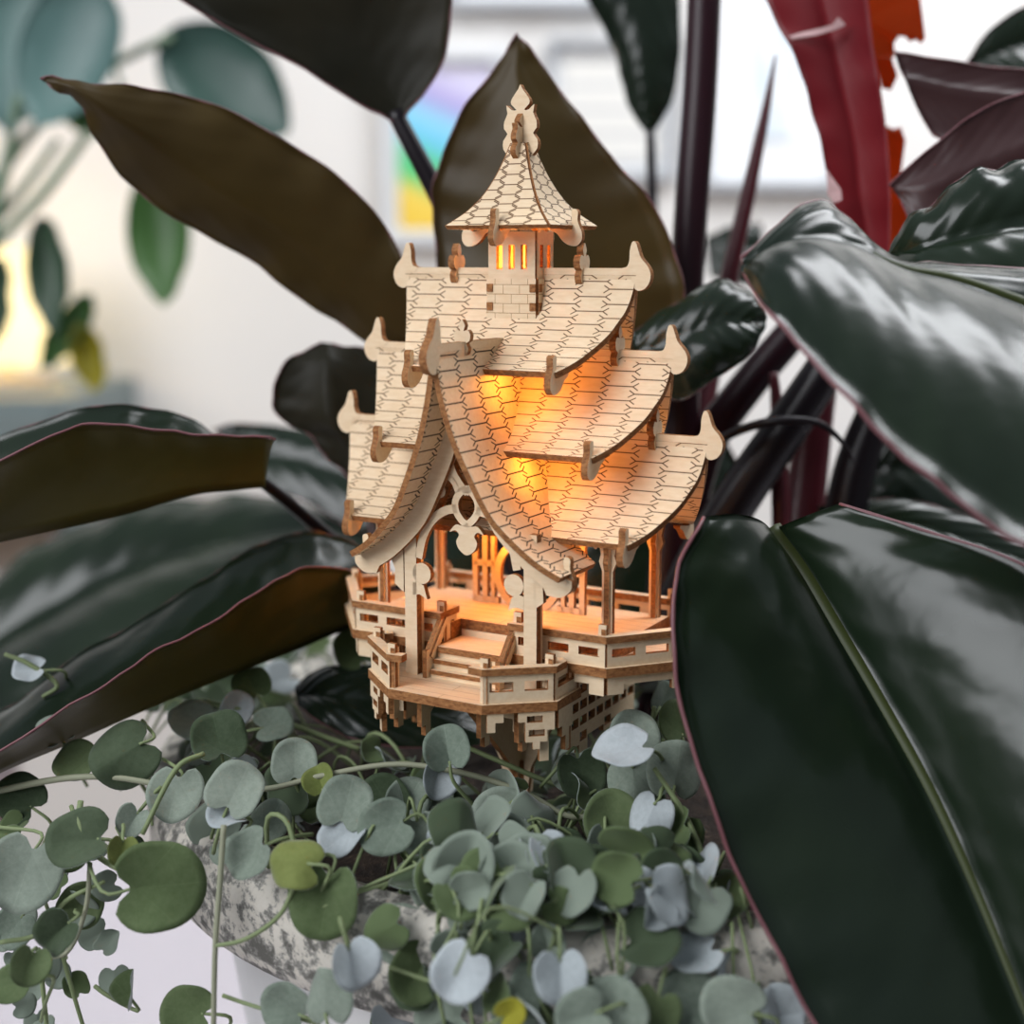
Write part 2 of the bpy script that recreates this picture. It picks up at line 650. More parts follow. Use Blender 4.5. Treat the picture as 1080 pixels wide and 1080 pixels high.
M_CHAIR = plain('sideboard_grey_green', (0.17, 0.21, 0.21, 1), 0.6)
sp = pt(84, 416, 1.52)
sz = 0.14
sb = empty('sideboard', (sp.x - 0.40, WALL_Y - 0.152, sp.z - sz))
thing(sb, 'grey green wall-hung sideboard under the lit lamp', 'sideboard')
b = MB(); b.box(-0.40, 0.40, -0.13, 0.15, 0, sz, 0, 0); b.build('body', (M_CHAIR,), sb)
for dx in (-0.2, 0.2):
    b = MB(); b.box(dx - 0.19, dx + 0.19, -0.145, -0.131, 0.012, sz - 0.012, 0, 0); d_ = b.build('drawer', (M_CHAIR,), sb)
    b = MB(); b.tube([(dx - 0.03, -0.152, sz / 2), (dx + 0.03, -0.152, sz / 2)], 0.004, 8, 1); b.build('handle', (M_FRAMED,), d_)
lp = pt(12, 416, 1.60)
lamp = empty('table_lamp', (lp.x, WALL_Y - 0.16, sp.z))
thing(lamp, 'warm lit table lamp glowing behind the blurred houseplant', 'lamp')
b = MB(); lathe(b, [(0.001, 0.0), (0.05, 0.0), (0.05, 0.012), (0.008, 0.02), (0.008, 0.035)]); b.build('base', (M_FRAMED,), lamp)
b = MB(); lathe(b, [(0.075, 0.03), (0.055, 0.155), (0.053, 0.155), (0.073, 0.03)]); b.build('lamp_shade', (emission('warm_lamp_shade', (1.0, 0.78, 0.38, 1), 0.72),), lamp)
ld = bpy.data.lights.new('lamp_bulb', 'POINT')
ld.energy = 0.2
ld.color = (1.0, 0.78, 0.48)
ld.shadow_soft_size = 0.02
lo = bpy.data.objects.new('lamp_bulb', ld)
COL.objects.link(lo)
lo.parent = lamp
lo.location = (0, 0, 0.17)

# ================================================================== planter and soil
PC = Vector((0.030, 0.462, 0))
PZ = CAM_H - 0.160               # level of the rim
PR = 0.150


def weathered():
    k = NT('planter_flaked_paint')
    tc = k.n('ShaderNodeTexCoord')
    n1 = k.noise(tc.outputs['Object'], 170, 8, 0.72)
    n2 = k.noise(tc.outputs['Object'], 22, 3)
    f = k.math('ADD', k.math('MULTIPLY', n1, 0.7), k.math('MULTIPLY', n2, 0.3))
    k.l(k.ramp(f, [(0.42, (0.12, 0.115, 0.10, 1)), (0.475, (0.30, 0.29, 0.265, 1)), (0.50, (0.60, 0.56, 0.49, 1)), (0.7, (0.68, 0.65, 0.59, 1))]), k.b.inputs['Base Color'])
    k.bump(f, 0.6, 0.0015)
    k.b.inputs['Roughness'].default_value = 0.75
    return k.m


def pot_white():
    k = NT('planter_whitewash')
    tc = k.n('ShaderNodeTexCoord')
    f = k.noise(k.mapv(tc.outputs['Object'], (18, 18, 6)), 1.0, 4)
    k.l(k.ramp(f, [(0.3, (0.58, 0.57, 0.57, 1)), (0.65, (0.74, 0.73, 0.73, 1))]), k.b.inputs['Base Color'])
    k.b.inputs['Roughness'].default_value = 0.5
    return k.m


planter = empty('planter', (PC.x, PC.y, TABLE_Z))
thing(planter, 'large white planter with a flaking grey cream rim', 'planter')
rz = PZ - TABLE_Z
b = MB(); lathe(b, [(0.0, 0.004), (0.098, 0.0), (0.104, 0.01), (0.132, rz - 0.022), (0.128, rz - 0.02), (0.10, 0.03), (0.0, 0.03)], 72); b.build('body', (pot_white(),), planter)
b = MB(); lathe(b, [(0.1312, rz - 0.036), (0.140, rz - 0.034), (0.147, rz - 0.029), (PR, rz - 0.023), (PR + 0.0005, rz - 0.007), (PR - 0.003, rz - 0.001), (0.140, rz + 0.001), (0.130, rz - 0.004), (0.128, rz - 0.022)], 96); b.build('rim', (weathered(),), planter)

SOIL_Z = PZ - 0.006


def soil_mat():
    k = NT('potting_soil')
    tc = k.n('ShaderNodeTexCoord')
    f = k.noise(tc.outputs['Object'], 160, 6, 0.7)
    k.l(k.ramp(f, [(0.35, (0.010, 0.007, 0.006, 1)), (0.6, (0.05, 0.032, 0.022, 1)), (0.72, (0.20, 0.15, 0.10, 1))]), k.b.inputs['Base Color'])
    k.bump(f, 1.0, 0.003)
    k.b.inputs['Roughness'].default_value = 0.95
    return k.m


vs, fs = [], []
N, RN = 64, 14
for i in range(RN + 1):
    r = 0.1295 * i / RN
    for k in range(N):
        a = 2 * math.pi * k / N
        vs.append((r * math.cos(a), r * math.sin(a), 0.008 * (1 - (i / RN) ** 2) + random.uniform(-0.0012, 0.0012) * (i < RN)))
for i in range(RN):
    for k in range(N):
        fs.append((i * N + k, i * N + (k + 1) % N, (i + 1) * N + (k + 1) % N, (i + 1) * N + k))
soil = link('soil', new_mesh('soil', vs, fs, None, True), (soil_mat(),))
soil.location = (PC.x, PC.y, SOIL_Z)
soil['kind'] = 'stuff'
thing(soil, 'dark potting soil filling the planter', 'soil')

# ================================================================== the wooden model house
TH = math.radians(29.6)
r91 = pt(550, 91, 1.0) - EYE
HX = r91.x * 0.40 / r91.y
house = empty('model_house', (HX, 0.40, CAM_H))
house.rotation_euler = (0, 0, -TH)
thing(house, 'laser-cut wooden model house with tiered roofs, lit inside, staked in the planter', 'model house')
MM = 0.001
CX = -1.2


def hbuild(b, name, parent=house, mats=WOOD):
    return b.build(name, mats, parent, MM)


XZ = lambda y: ((0, y, 0), (1, 0, 0), (0, 0, 1))         # upright, facing front
YZ = lambda x: ((x, 0, 0), (0, 1, 0), (0, 0, 1))         # upright, facing sideways

# ---- three saddle roofs
PROF = [(0, 0), (0.9, 4.2), (2.0, 7.8), (3.4, 10.6), (5.1, 12.9), (7.0, 15.4), (9.4, 17.7), (12.0, 19.8), (15.0, 22.0), (18.2, 23.8), (21.4, 25.2)]


def arc_table(prof, n=8):
    c = crom([(p[0], p[1], 0) for p in prof], n)
    acc = [0]
    for i in range(1, len(c)):
        acc.append(acc[-1] + (c[i] - c[i - 1]).length)
    def at(s):
        L = s * acc[-1]
        for i in range(1, len(acc)):
            if acc[i] >= L:
                f = (L - acc[i - 1]) / max(acc[i] - acc[i - 1], 1e-9)
                return c[i - 1].lerp(c[i], f)
        return c[-1]
    return at, acc[-1]


PAT, PLEN = arc_table(PROF)
INSET = 0.605


def horn(b, x, z, sgn, y=0.0, along='x', s=1.0, th=2.2):
    """The curled finial at a ridge end."""
    o = [(-1.5, 8.4), (-0.5, 8.2), (0.3, 6.2), (1.1, 4.2), (2.9, 2.2), (3.9, 0.2), (3.7, -2.0), (2.3, -3.9), (0.2, -4.4), (-1.2, -3.0), (-2.0, 0.0),
         (-3.4, 0.2), (-4.4, 1.45), (-3.0, 1.9), (-2.3, 3.6), (-2.2, 6.2)]
    c = crom([(p[0] * s, p[1] * s, 0) for p in o], 3, True)
    if along == 'x':
        b.plate([(sgn * p.x, p.y) for p in c], th, ((x, y, z), (1, 0, 0), (0, 0, 1)))
    else:
        b.plate([(sgn * p.x, p.y) for p in c], th, ((x, y, z), (0, 1, 0), (0, 0, 1)))


def hook(b, x, y, z, sgn, s=1.0, th=2.0, axis=(0, 1, 0)):
    """The bracket under an eave whose end curls up in front of it."""
    o = [(-1.6, 5.0), (-0.5, 5.4), (0.4, 4.6), (0.3, 2.4), (0.9, 0.6), (1.7, -1.2), (1.6, -3.4), (0.2, -4.9), (-2.2, -4.8), (-4.4, -3.6),
         (-6.4, -1.4), (-8.2, -0.6), (-8.2, 0.3), (-4.0, -0.4), (-1.5, -0.4), (-1.5, 2.0)]
    c = crom([(p[0] * s, p[1] * s, 0) for p in o], 3, True)
    b.plate([(sgn * p.x, p.y) for p in c], th, ((x, y, z), axis, (0, 0, 1)))


def fleur(b, frame, s=1.0, th=1.6):
    half = [(0, 7.2), (0.5, 6.6), (1.1, 5.2), (0.6, 3.6), (2.0, 4.0), (3.0, 2.6), (2.7, 0.6), (1.5, -0.2), (2.2, -1.6), (1.8, -3.4), (0.7, -3.8), (0.4, -1.6)]
    o = [(p[0] * s, p[1] * s) for p in half] + [(-p[0] * s, p[1] * s) for p in half[:0:-1]]
    b.plate([(p.x, p.y) for p in crom([(q[0], q[1], 0) for q in o], 2, True)], th, frame)


for (L, zr, orn) in ((36.8, -4.7, (-20.0, 20.0)), (47.8, -26.5, (-31.0, 31.0)), (58.3, -48.7, (-42.5, 42.5))):
    b = MB()
    for sg in (-1, 1):
        def fn(a, t, sg=sg):
            q = PAT(a)
            h = L - INSET * q.x
            # a wins with sg so that the outer face points outwards
            tt = (t * 2 - 1) * (1 if sg < 0 else -1)
            return Vector((CX + tt * h, sg * (q.x + 0.6), zr - q.y))
        def uvf(a, t, sg=sg):
            q = PAT(a)
            return ((t * 2 - 1) * (L - INSET * q.x) + 2.0, a * PLEN)
        b.sheet(fn, 30, 12, 1.8, uvf)
    tier = hbuild(b, 'roof_tier', mats=(M_HEX, M_EDGE))
    b = MB(); b.plate([(CX - L, -0.6), (CX + L, -0.6), (CX + L, 1.5), (CX - L, 1.5)], 2.0, ((0, 0, zr), (1, 0, 0), (0, 0, 1)))
    hbuild(b, 'ridge_cap', tier)
    for sg in (-1, 1):
        b = MB(); horn(b, CX + sg * (L + 0.3), zr, sg); hbuild(b, 'ridge_horn', tier)
    for ox in orn:
        b = MB(); fleur(b, ((CX + ox, 0, zr + 1.0), (0, 1, 0), (0, 0, 1)), 1.0, 2.0)
        hbuild(b, 'ridge_ornament', tier)
    h = L - INSET * 21.4
    for sx in (-1, 1):
        for sy in (-1, 1):
            b = MB(); hook(b, CX + sx * (h - 1.5), sy * 22.2, zr - 26.3, sy)
            hbuild(b, 'eave_hook', tier)

# ---- porch roof, a steep curved gable towards the steps
PP = [(0, 0), (1.0, 5.6), (2.7, 13.8), (5.6, 23.2), (9.6, 32.2), (14.2, 41.2), (18.4, 46.3), (24.2, 51.6), (28.2, 54.5), (32.7, 57.0)]
QAT, QLEN = arc_table(PP)
ZA = -24.0
b = MB()


def porch_back(q):
    # y where the slope stops against the tiers behind it
    z = ZA - q[1]
    tab = [(-24, -9.5), (-31, -14.5), (-31.6, 1.0), (-42, -1.0), (-48, -4.5), (-51, -5.0), (-52.5, 3.0), (-57, 3.0), (-63, 1.0), (-70, -6.0), (-76, -13.0), (-81, -16.0)]
    for i in range(len(tab) - 1):
        if tab[i + 1][0] <= z <= tab[i][0]:
            f = (tab[i][0] - z) / (tab[i][0] - tab[i + 1][0])
            return tab[i][1] + f * (tab[i + 1][1] - tab[i][1])
    return tab[-1][1] if z < -81 else tab[0][1]


for sg in (-1, 1):
    def fn(a, t, sg=sg):
        q = QAT(a)
        y0 = -44.3 + 8.0 * q.x / 33.0
        y1 = porch_back((q.x, q.y))
        tt = t if sg > 0 else 1 - t
        return Vector((CX + sg * (q.x + 0.5), y0 + (y1 - y0) * tt, ZA - q.y))
    def uvf(a, t, sg=sg):
        q = QAT(a)
        y0 = -44.3 + 8.0 * q.x / 33.0
        y1 = porch_back((q.x, q.y))
        tt = t if sg > 0 else 1 - t
        return ((tt) * (y1 - y0) + 4.0 + y0 * 0 + q.x * 0.24, a * QLEN + 1.2)
    b.sheet(fn, 80, 10, 1.7, uvf)
porch = hbuild(b, 'porch_roof', mats=(M_HEXP, M_EDGE))
b = MB(); b.plate([(-44.3, -0.5), (-9.0, -0.5), (-7.5, 1.8), (-44.3, 1.8)], 2.2, ((CX, 0, ZA), (0, 1, 0), (0, 0, 1)))
hbuild(b, 'ridge_cap', porch)
b = MB(); horn(b, CX, ZA - 1.0, -1, -44.6, 'y', 1.1, 2.4); hbuild(b, 'ridge_horn', porch)
b = MB(); fleur(b, ((CX, -29.0, ZA + 1.5), (1, 0, 0), (0, 0, 1)), 0.85, 1.7); hbuild(b, 'ridge_ornament', porch)
# curved white boards under the gable
for sg in (-1, 1):
    b = MB()
    outer = [QAT(i / 24) for i in range(25)]
    up = [(CX + sg * max(q.x - 0.9, 0.0), ZA - q.y - 1.0) for q in outer]
    tip = [(CX + sg * 34.3, ZA - 58.6), (CX + sg * 34.0, ZA - 61.2), (CX + sg * 31.0, ZA - 63.4), (CX + sg * 27.0, ZA - 63.2)]
    low = [(CX + sg * max(q.x - 4.3, 0.0), ZA - q.y - 4.6 - 0.8 * (i / 24)) for i, q in list(enumerate(outer))[23:6:-1]]
    b.plate(up + [(p.x, p.y) for p in crom([(a, c, 0) for a, c in tip], 4)] + low, 1.6, XZ(-31.6))
    hbuild(b, 'bargeboard', porch)
    b = MB()
    lo2 = [(CX + sg * max(q.x - 3.0, 0.0), ZA - q.y - 3.2) for q in outer[7:25]]
    lo3 = [(CX + sg * max(q.x - 4.4, 0.0), ZA - q.y - 4.8) for q in outer[24:6:-1]]
    b.plate(lo2 + lo3, 4.4, XZ(-28.4))
    hbuild(b, 'gable_rib', porch)
    b = MB(); hook(b, CX + sg * 32.5, -29.5, ZA - 58.0, sg, 0.95, 2.0, (1, 0, 0)); hbuild(b, 'eave_hook', porch)
# hanging fretwork in the gable
b = MB()
F = ((CX + 1.4, -29.6, 0), (1, 0, 0), (0, 0, 1))
T = 1.6
b.strip([(-5.2, -50.5), (-4.6, -56), (-2.2, -60), (0.3, -62.6)], 2.0, T, F)
b.strip([(5.2, -50.5), (4.6, -56), (2.2, -60), (-0.3, -62.6)], 2.0, T, F)
b.strip([(-9.0, -61.5), (-8.6, -59.0), (-6.6, -58.2), (-4.2, -59.6), (-2.6, -62.5)], 1.7, T, F)
b.strip([(9.0, -61.5), (8.6, -59.0), (6.6, -58.2), (4.2, -59.6), (2.6, -62.5)], 1.7, T, F)
b.disc(-8.6, -62.6, 2.0, T, F)
b.disc(8.6, -62.6, 2.0, T, F)
b.strip([(0, -61.4), (-3.2, -64.2), (-3.2, -68.0), (0, -71.0), (3.2, -68.0), (3.2, -64.2)], 2.0, T, F, 5, True)
pend = [(-5.4, -73.6), (-3.4, -71.4), (-1.4, -71.6), (0, -70.6), (1.4, -71.6), (3.4, -71.4), (5.4, -73.6), (3.6, -73.0), (2.4, -74.2), (3.3, -76.0), (2.4, -78.2), (0, -79.6), (-2.4, -78.2), (-3.3, -76.0), (-2.4, -74.2), (-3.6, -73.0)]
b.plate([(p.x, p.y) for p in crom([(q[0], q[1], 0) for q in pend], 3, True)], T, F)
hbuild(b, 'fretwork', porch)
# arches between the columns and the fretwork
CXL, CXR, CY = CX - 16.9, CX + 21.0, -29.0
for sg in (-1, 1):
    b = MB()
    b.strip([(sg * 3.0, -67.0), (sg * 7.0, -68.0), (sg * 11.0, -71.0), (sg * 14.0, -75.8), (sg * 15.6, -82.0)], 2.4, T, F)
    b.disc(sg * 14.6, -86.2, 3.0, T, F)
    leafp = [(sg * 17.6, -89.0), (sg * 15.8, -88.6), (sg * 14.0, -89.6), (sg * 12.8, -93.4), (sg * 15.4, -92.2), (sg * 17.6, -92.6)]
    b.plate(leafp, T, F)
    hbuild(b, 'arch_bracket', porch)
    b = MB()
    b.plate([(sg * 20.6, -80.0), (sg * 27.5, -79.0), (sg * 25.0, -82.4), (sg * 23.4, -86.0), (sg * 23.6, -90.0), (sg * 20.6, -92.2)], T, F)
    hbuild(b, 'arch_bracket', porch)

LOWZ, UPZ, INZ = -115.5, -107.0, -102.6
for cx in (CXL, CXR):
    b = MB()
    b.plate([(-1.95, LOWZ), (1.95, LOWZ), (1.95, -72.0), (-1.95, -72.0)], 2.4, ((cx, CY - 0.2, 0), (1, 0, 0), (0, 0, 1)))
    b.plate([(-1.2, LOWZ), (1.2, LOWZ), (1.2, -75.0), (-1.2, -75.0)], 2.4, ((cx, CY + 2.2, 0), (0, 1, 0), (0, 0, 1)))
    hbuild(b, 'porch_column')

# ---- tower on the upper ridge
TX, TY = -0.2, 0.2
tw, td = 7.4, 4.7
b = MB()
slots = [[(x - 0.95, -3.6), (x + 0.95, -3.6), (x + 0.95, 3.0), (x - 0.95, 3.0)] for x in (-3.9, 0.0, 3.9)]
for sy in (-1, 1):
    b.plate([(-tw, -6.2), (tw, -6.2), (tw, 6.6), (-tw, 6.6)], 1.3, ((TX, TY + sy * td, 0), (1, 0, 0), (0, 0, 1)), slots)
for sx in (-1, 1):
    b.plate([(-td, -6.2), (td, -6.2), (td, 6.6), (-td, 6.6)], 1.3, ((TX + sx * (tw - 0.4), TY, 0), (0, 1, 0), (0, 0, 1)), [[(-3.0, -3.2), (-1.2, -3.2), (-1.2, 3.0), (-3.0, 3.0)], [(1.2, -3.2), (3.0, -3.2), (3.0, 3.0), (1.2, 3.0)]])
tower = hbuild(b, 'tower')
b = MB()
for sy in (-1, 1):
    b.plate([(-tw - 0.5, -17.4), (tw + 0.3, -17.4), (tw + 0.3, -6.2), (-tw - 0.5, -6.2)], 1.6, ((TX, TY + sy * td, 0), (1, 0, 0), (0, 0, 1)))
for sx in (-1, 1):
    b.plate([(-td, -16.5), (td, -16.5), (td, -6.2), (-td, -6.2)], 1.6, ((TX + sx * tw, TY, 0), (0, 1, 0), (0, 0, 1)))
for sx in (-1, 1):
    for z in (-7.6, -12.7):
        b.plate([(sx * (tw + 0.3), z), (sx * (tw - 1.5), z), (sx * (tw - 1.5), z - 2.2), (sx * (tw + 0.3), z - 2.2)], 0.7, ((TX, TY - td - 0.75, 0), (1, 0, 0), (0, 0, 1)), (), 1, 1)
        b.plate([(-td, z), (-td + 1.7, z), (-td + 1.7, z - 2.2), (-td, z - 2.2)], 0.7, ((TX + sx * (tw + 0.7), TY, 0), (0, 1, 0), (0, 0, 1)), (), 1, 1)
hbuild(b, 'brick_base', tower, (M_BRICK, M_EDGE))
# flared roof: four bent boards with open joints
AX, AY, AZ = 0.2, 0.0, 30.0
TPROF = [(2.4, -0.5), (3.8, 4.4), (5.5, 9.2), (7.8, 14.0), (10.8, 18.2), (14.6, 21.8)]
TAT, TLEN = arc_table(TPROF)
kx, ky = 16.2 / 14.4, 14.4 / 14.4
for d in range(4):
    b = MB()
    def fn(a, t, d=d):
        q = TAT(a)
        w = max(q.x - 0.55, 0.12)
        tt = t * 2 - 1
        if d == 0: return Vector((AX + tt * w * kx, AY - q.x * ky, AZ - q.y))
        if d == 1: return Vector((AX + q.x * kx, AY + tt * w * ky, AZ - q.y))
        if d == 2: return Vector((AX - tt * w * kx, AY + q.x * ky, AZ - q.y))
        return Vector((AX - q.x * kx, AY - tt * w * ky, AZ - q.y))
    b.sheet(fn, 18, 8, 1.3, lambda a, t: ((t * 2 - 1) * TAT(a).x * 1.05, a * TLEN))
    hbuild(b, 'roof_panel', tower, (M_HEXS, M_EDGE))
for sy in (-1, 1):
    b = MB(); hook(b, AX, AY + sy * 15.6, AZ - 22.6, sy, 0.95, 1.7); hbuild(b, 'eave_bracket', tower)
    b = MB(); hook(b, AX + sy * 17.4, AY, AZ - 22.6, sy, 0.95, 1.7, (1, 0, 0)); hbuild(b, 'eave_bracket', tower)
fin = [(0, 46.0), (0.5, 44.8), (2.2, 42.2), (2.3, 40.8), (1.0, 39.3), (2.2, 39.3), (3.6, 40.6), (3.3, 38.4), (4.1, 36.4), (4.2, 34.4), (3.3, 33.0), (4.4, 31.2), (4.4, 29.0), (3.4, 27.6), (2.0, 26.0)]
fin = [(p[0] * 1.22, p[1]) for p in fin]
fo = fin + [(-p[0], p[1]) for p in fin[::-1][:-1]]
fo = [(p.x, p.y) for p in crom([(q[0], q[1], 0) for q in fo], 2, True)]
b = MB(); b.plate(fo, 1.7, ((AX, AY - 0.2, 0), (1, 0, 0), (0, 0, 1))); hbuild(b, 'finial', tower)
b = MB(); b.plate([(p[0] * 0.9, 24 + (p[1] - 24) * 0.70) for p in fo], 1.7, ((AX, AY - 0.2, 0), (0, 1, 0), (0, 0, 1))); hbuild(b, 'finial', tower)

# ---- upper deck
HEXA = [(CX - 41, -25), (CX + 41, -25), (CX + 61, -1.5), (CX + 61, 1.5), (CX + 41, 25), (CX - 41, 25), (CX - 61, 1.5), (CX - 61, -1.5)]
SX0, SX1 = -12.4, 10.4           # the stair opening
deck_o = [(CX - 41, -25), (SX0, -25), (SX0, -13.0), (SX1, -13.0), (SX1, -25)] + HEXA[1:]
b = MB(); b.plate(deck_o, 2.6, ((0, 0, UPZ - 1.3), (1, 0, 0), (0, 1, 0)))
deck = hbuild(b, 'deck', mats=(M_PLANK, M_EDGE))
b = MB(); b.plate([(CX - 40, -18.5), (SX0, -18.5), (SX0, -13.4), (SX1, -13.4), (SX1, -18.5), (CX + 40, -18.5), (CX + 40, 18.5), (CX - 40, 18.5)], INZ - UPZ, ((0, 0, (INZ + UPZ) / 2), (1, 0, 0), (0, 1, 0)))
hbuild(b, 'inner_floor', deck, (M_PLANK, M_EDGE))


def rail_panel(p, q, z0, z1, th=1.4, parent=None, slot=8.0):
    """A low fence board with long cut-outs, from p to q."""
    d = Vector((q[0] - p[0], q[1] - p[1], 0))
    L = d.length
    d.normalize()
    n = max(1, round(L / (slot + 2.6)))
    w = L / n
    hh = z1 - z0
    holes = [[(i * w + 1.6, hh * 0.40), ((i + 1) * w - 1.4, hh * 0.40), ((i + 1) * w - 1.4, hh * 0.74), (i * w + 1.6, hh * 0.74)] for i in range(n)]
    b = MB()
    b.plate([(0, -0.2), (L, -0.2), (L, hh), (0, hh)], th, ((p[0], p[1], z0), d, (0, 0, 1)), holes)
    return hbuild(b, 'rail_board', parent)


def handrail(pts, z, parent, w=3.0, h=1.9):
    """A flat cap bent round the corners of the fence, level at z."""
    L, R = [], []
    P = [Vector((p[0], p[1], 0)) for p in pts]
    for i, p in enumerate(P):
        a = P[max(i - 1, 0)]; c = P[min(i + 1, len(P) - 1)]
        t = ((p - a).normalized() + (c - p).normalized())
        t = t.normalized()
        base = (c - p).normalized() if i < len(P) - 1 else (p - a).normalized()
        k = w * 0.5 / max(t.dot(base), 0.5)
        nn = Vector((-t.y, t.x, 0)) * k
        L.append(p + nn); R.append(p - nn)
    b = MB()
    b.plate(L + R[::-1], h, ((0, 0, z - h / 2), (1, 0, 0), (0, 1, 0)))
    return hbuild(b, 'handrail', parent)


def post(x, y, z0, z1, parent, w=2.4):
    b = MB()
    b.plate([(-w / 2, z0), (w / 2, z0), (w / 2, z1), (-w / 2, z1)], 1.3, ((x, y, 0), (1, 0, 0), (0, 0, 1)))
    b.plate([(-w / 2, z0), (w / 2, z0), (w / 2, z1 - 1.2), (-w / 2, z1 - 1.2)], 1.3, ((x + 0.5, y + 0.3, 0), (0, 1, 0), (0, 0, 1)))
    return hbuild(b, 'rail_post', parent)


RT = -98.4
runs = [[(SX0 - 0.9, -15.0), (SX0 - 0.9, -23.6), (CX - 40.2, -23.6), (CX - 59.0, -0.8), (CX - 59.0, 0.8), (CX - 40.2, 23.6), (CX + 40.2, 23.6), (CX + 59, 0.8), (CX + 59, -0.8), (CX + 40.2, -23.6), (SX1 + 0.9, -23.6), (SX1 + 0.9, -15.0)]]
for run in runs:
    first = None
    for i in range(len(run) - 1):
        p, q = run[i], run[i + 1]
        if math.hypot(q[0] - p[0], q[1] - p[1]) > 3:
            rail_panel(p, q, UPZ, RT - 1.9, 1.4, deck)
    handrail(run, RT, deck)
for (x, y) in ((CX - 39.0, -23.0), (CX + 39.0, -23.0), (SX0 - 0.6, -22.4), (SX1 + 1.4, -22.4), (CX - 39, 23), (CX + 39, 23), (CX - 57.5, 0), (CX + 57.5, 0)):
    post(x, y, UPZ, RT + 2.8, deck)

# posts under the eaves
for sx in (-1, 1):
    for y in (-15.0, 16.0):
        b = MB()
        x = CX + sx * 36.5
        prof = [(-2.0, INZ), (2.0, INZ), (2.0, -83.0), (3.2, -80.5), (2.5, -78.5), (3.2, -75.5), (2.6, -73.0), (-2.6, -73.0), (-3.2, -75.5), (-2.5, -78.5), (-3.2, -80.5), (-2.0, -83.0)]
        b.plate([(sx * p[0] * 0.8, p[1]) for p in prof], 1.5, ((x, y, 0), (1, 0, 0), (0, 0, 1)))
        b.plate([(p[0] * 0.8, p[1]) for p in prof], 1.5, ((x + 0.2, y, 0), (0, 1, 0), (0, 0, 1)))
        hbuild(b, 'eave_post')

# moon gate screen inside
b = MB()
G = ((-1.6, 7.5, 0), (1, 0, 0), (0, 0, 1))
for x in (-18.0, -14.6, 14.6, 18.0):
    b.plate([(x - 0.85, INZ), (x + 0.85, INZ), (x + 0.85, -70), (x - 0.85, -70)], 1.6, G)
for sg in (-1, 1):
    for z in (INZ + 1.0, -90.5, -79.0):
        b.plate([(sg * 9.8, z - 0.9), (sg * 18.6, z - 0.9), (sg * 18.6, z + 0.9), (sg * 9.8, z + 0.9)], 1.6, G)
    b.plate([(sg * 11.2, INZ), (sg * 12.4, INZ), (sg * 12.4, -79), (sg * 11.2, -79)], 1.6, G)
arc = [math.radians(-62 + 304 * i / 30) for i in range(31)]
b.plate([(11.4 * math.cos(a), -93.0 + 11.4 * math.sin(a)) for a in arc] + [(9.2 * math.cos(a), -93.0 + 9.2 * math.sin(a)) for a in arc[::-1]], 1.8, G)
b.plate([(-19, -75), (19, -75), (19, -70), (-19, -70)], 1.6, G)
hbuild(b, 'moon_gate')

# stairs
stair = None
b = MB()
b.plate([(SX0 + 0.8, -27.4), (SX1 - 0.8, -27.4), (SX1 - 0.8, -13.2), (SX0 + 0.8, -13.2)], 1.8, ((0, 0, -108.2), (1, 0, 0), (0, 1, 0)))
stair = hbuild(b, 'stairs', mats=(M_WOOD, M_EDGE))
for (y1, y0, z) in ((-24.5, -29.2, -111.2), (-26.5, -31.0, -113.8)):
    b = MB(); b.plate([(SX0 + 0.8, y0), (SX1 - 0.8, y0), (SX1 - 0.8, y1), (SX0 + 0.8, y1)], 1.2, ((0, 0, z), (1, 0, 0), (0, 1, 0)))
    hbuild(b, 'tread', stair)
for (yy, za, zb) in ((-26.4, -110.6, -109.1), (-28.4, -113.2, -111.8), (-30.2, LOWZ, -114.4), (-13.6, -107.3, -105.4)):
    b = MB(); b.plate([(SX0 + 0.8, za), (SX1 - 0.8, za), (SX1 - 0.8, zb), (SX0 + 0.8, zb)], 0.9, ((0, yy, 0), (1, 0, 0), (0, 0, 1)))
    hbuild(b, 'riser', stair)
for x in (SX0 - 0.3, SX1 + 0.3):
    b = MB()
    b.plate([(-32.0, LOWZ), (-29.6, LOWZ), (-29.6, -113.0), (-22.0, -104.0), (-19.5, -104.0), (-19.5, -99.6), (-23.6, -99.6), (-30.5, -107.6), (-32.0, -107.6)], 1.4, YZ(x))
    b.plate([(-30.6, -109.4), (-22.5, -100.0), (-21.5, -100.9), (-29.6, -110.3)], 2.6, YZ(x))
    hbuild(b, 'stringer', stair)

# ---- lower deck
LOW = [(CX - 14.8, -45.2), (CX + 14.8, -45.2), (CX + 30.4, -32.4), (CX + 30.4, -18.5), (CX + 22, -18.5), (CX + 22, -4), (CX - 22, -4), (CX - 22, -18.5), (CX - 30.4, -18.5), (CX - 30.4, -32.4)]
b = MB(); b.plate(LOW, 2.6, ((0, 0, LOWZ - 1.3), (1, 0, 0), (0, 1, 0)))
land = hbuild(b, 'landing', mats=(M_PLANK, M_EDGE))
LT = -105.8
for sg in (-1, 1):
    a, c, e = (CX + sg * 14.4, -43.8), (CX + sg * 28.8, -32.0), (CX + sg * 28.8, -18.6)
    rail_panel(a, c, LOWZ, LT - 1.9, 1.4, land, 7.0)
    rail_panel(c, e, LOWZ, LT - 1.9, 1.4, land, 9.0)
    handrail([(CX + sg * 10.6, -43.4), a, c, (CX + sg * 28.8, -27.5), (CX + sg * 26.5, -25.5)], LT, land)
    for (x, y) in ((CX + sg * 14.6, -43.0), (CX + sg * 27.6, -31.2), (CX + sg * 28.4, -19)):
        post(x, y, LOWZ, LT + 2.6, land)


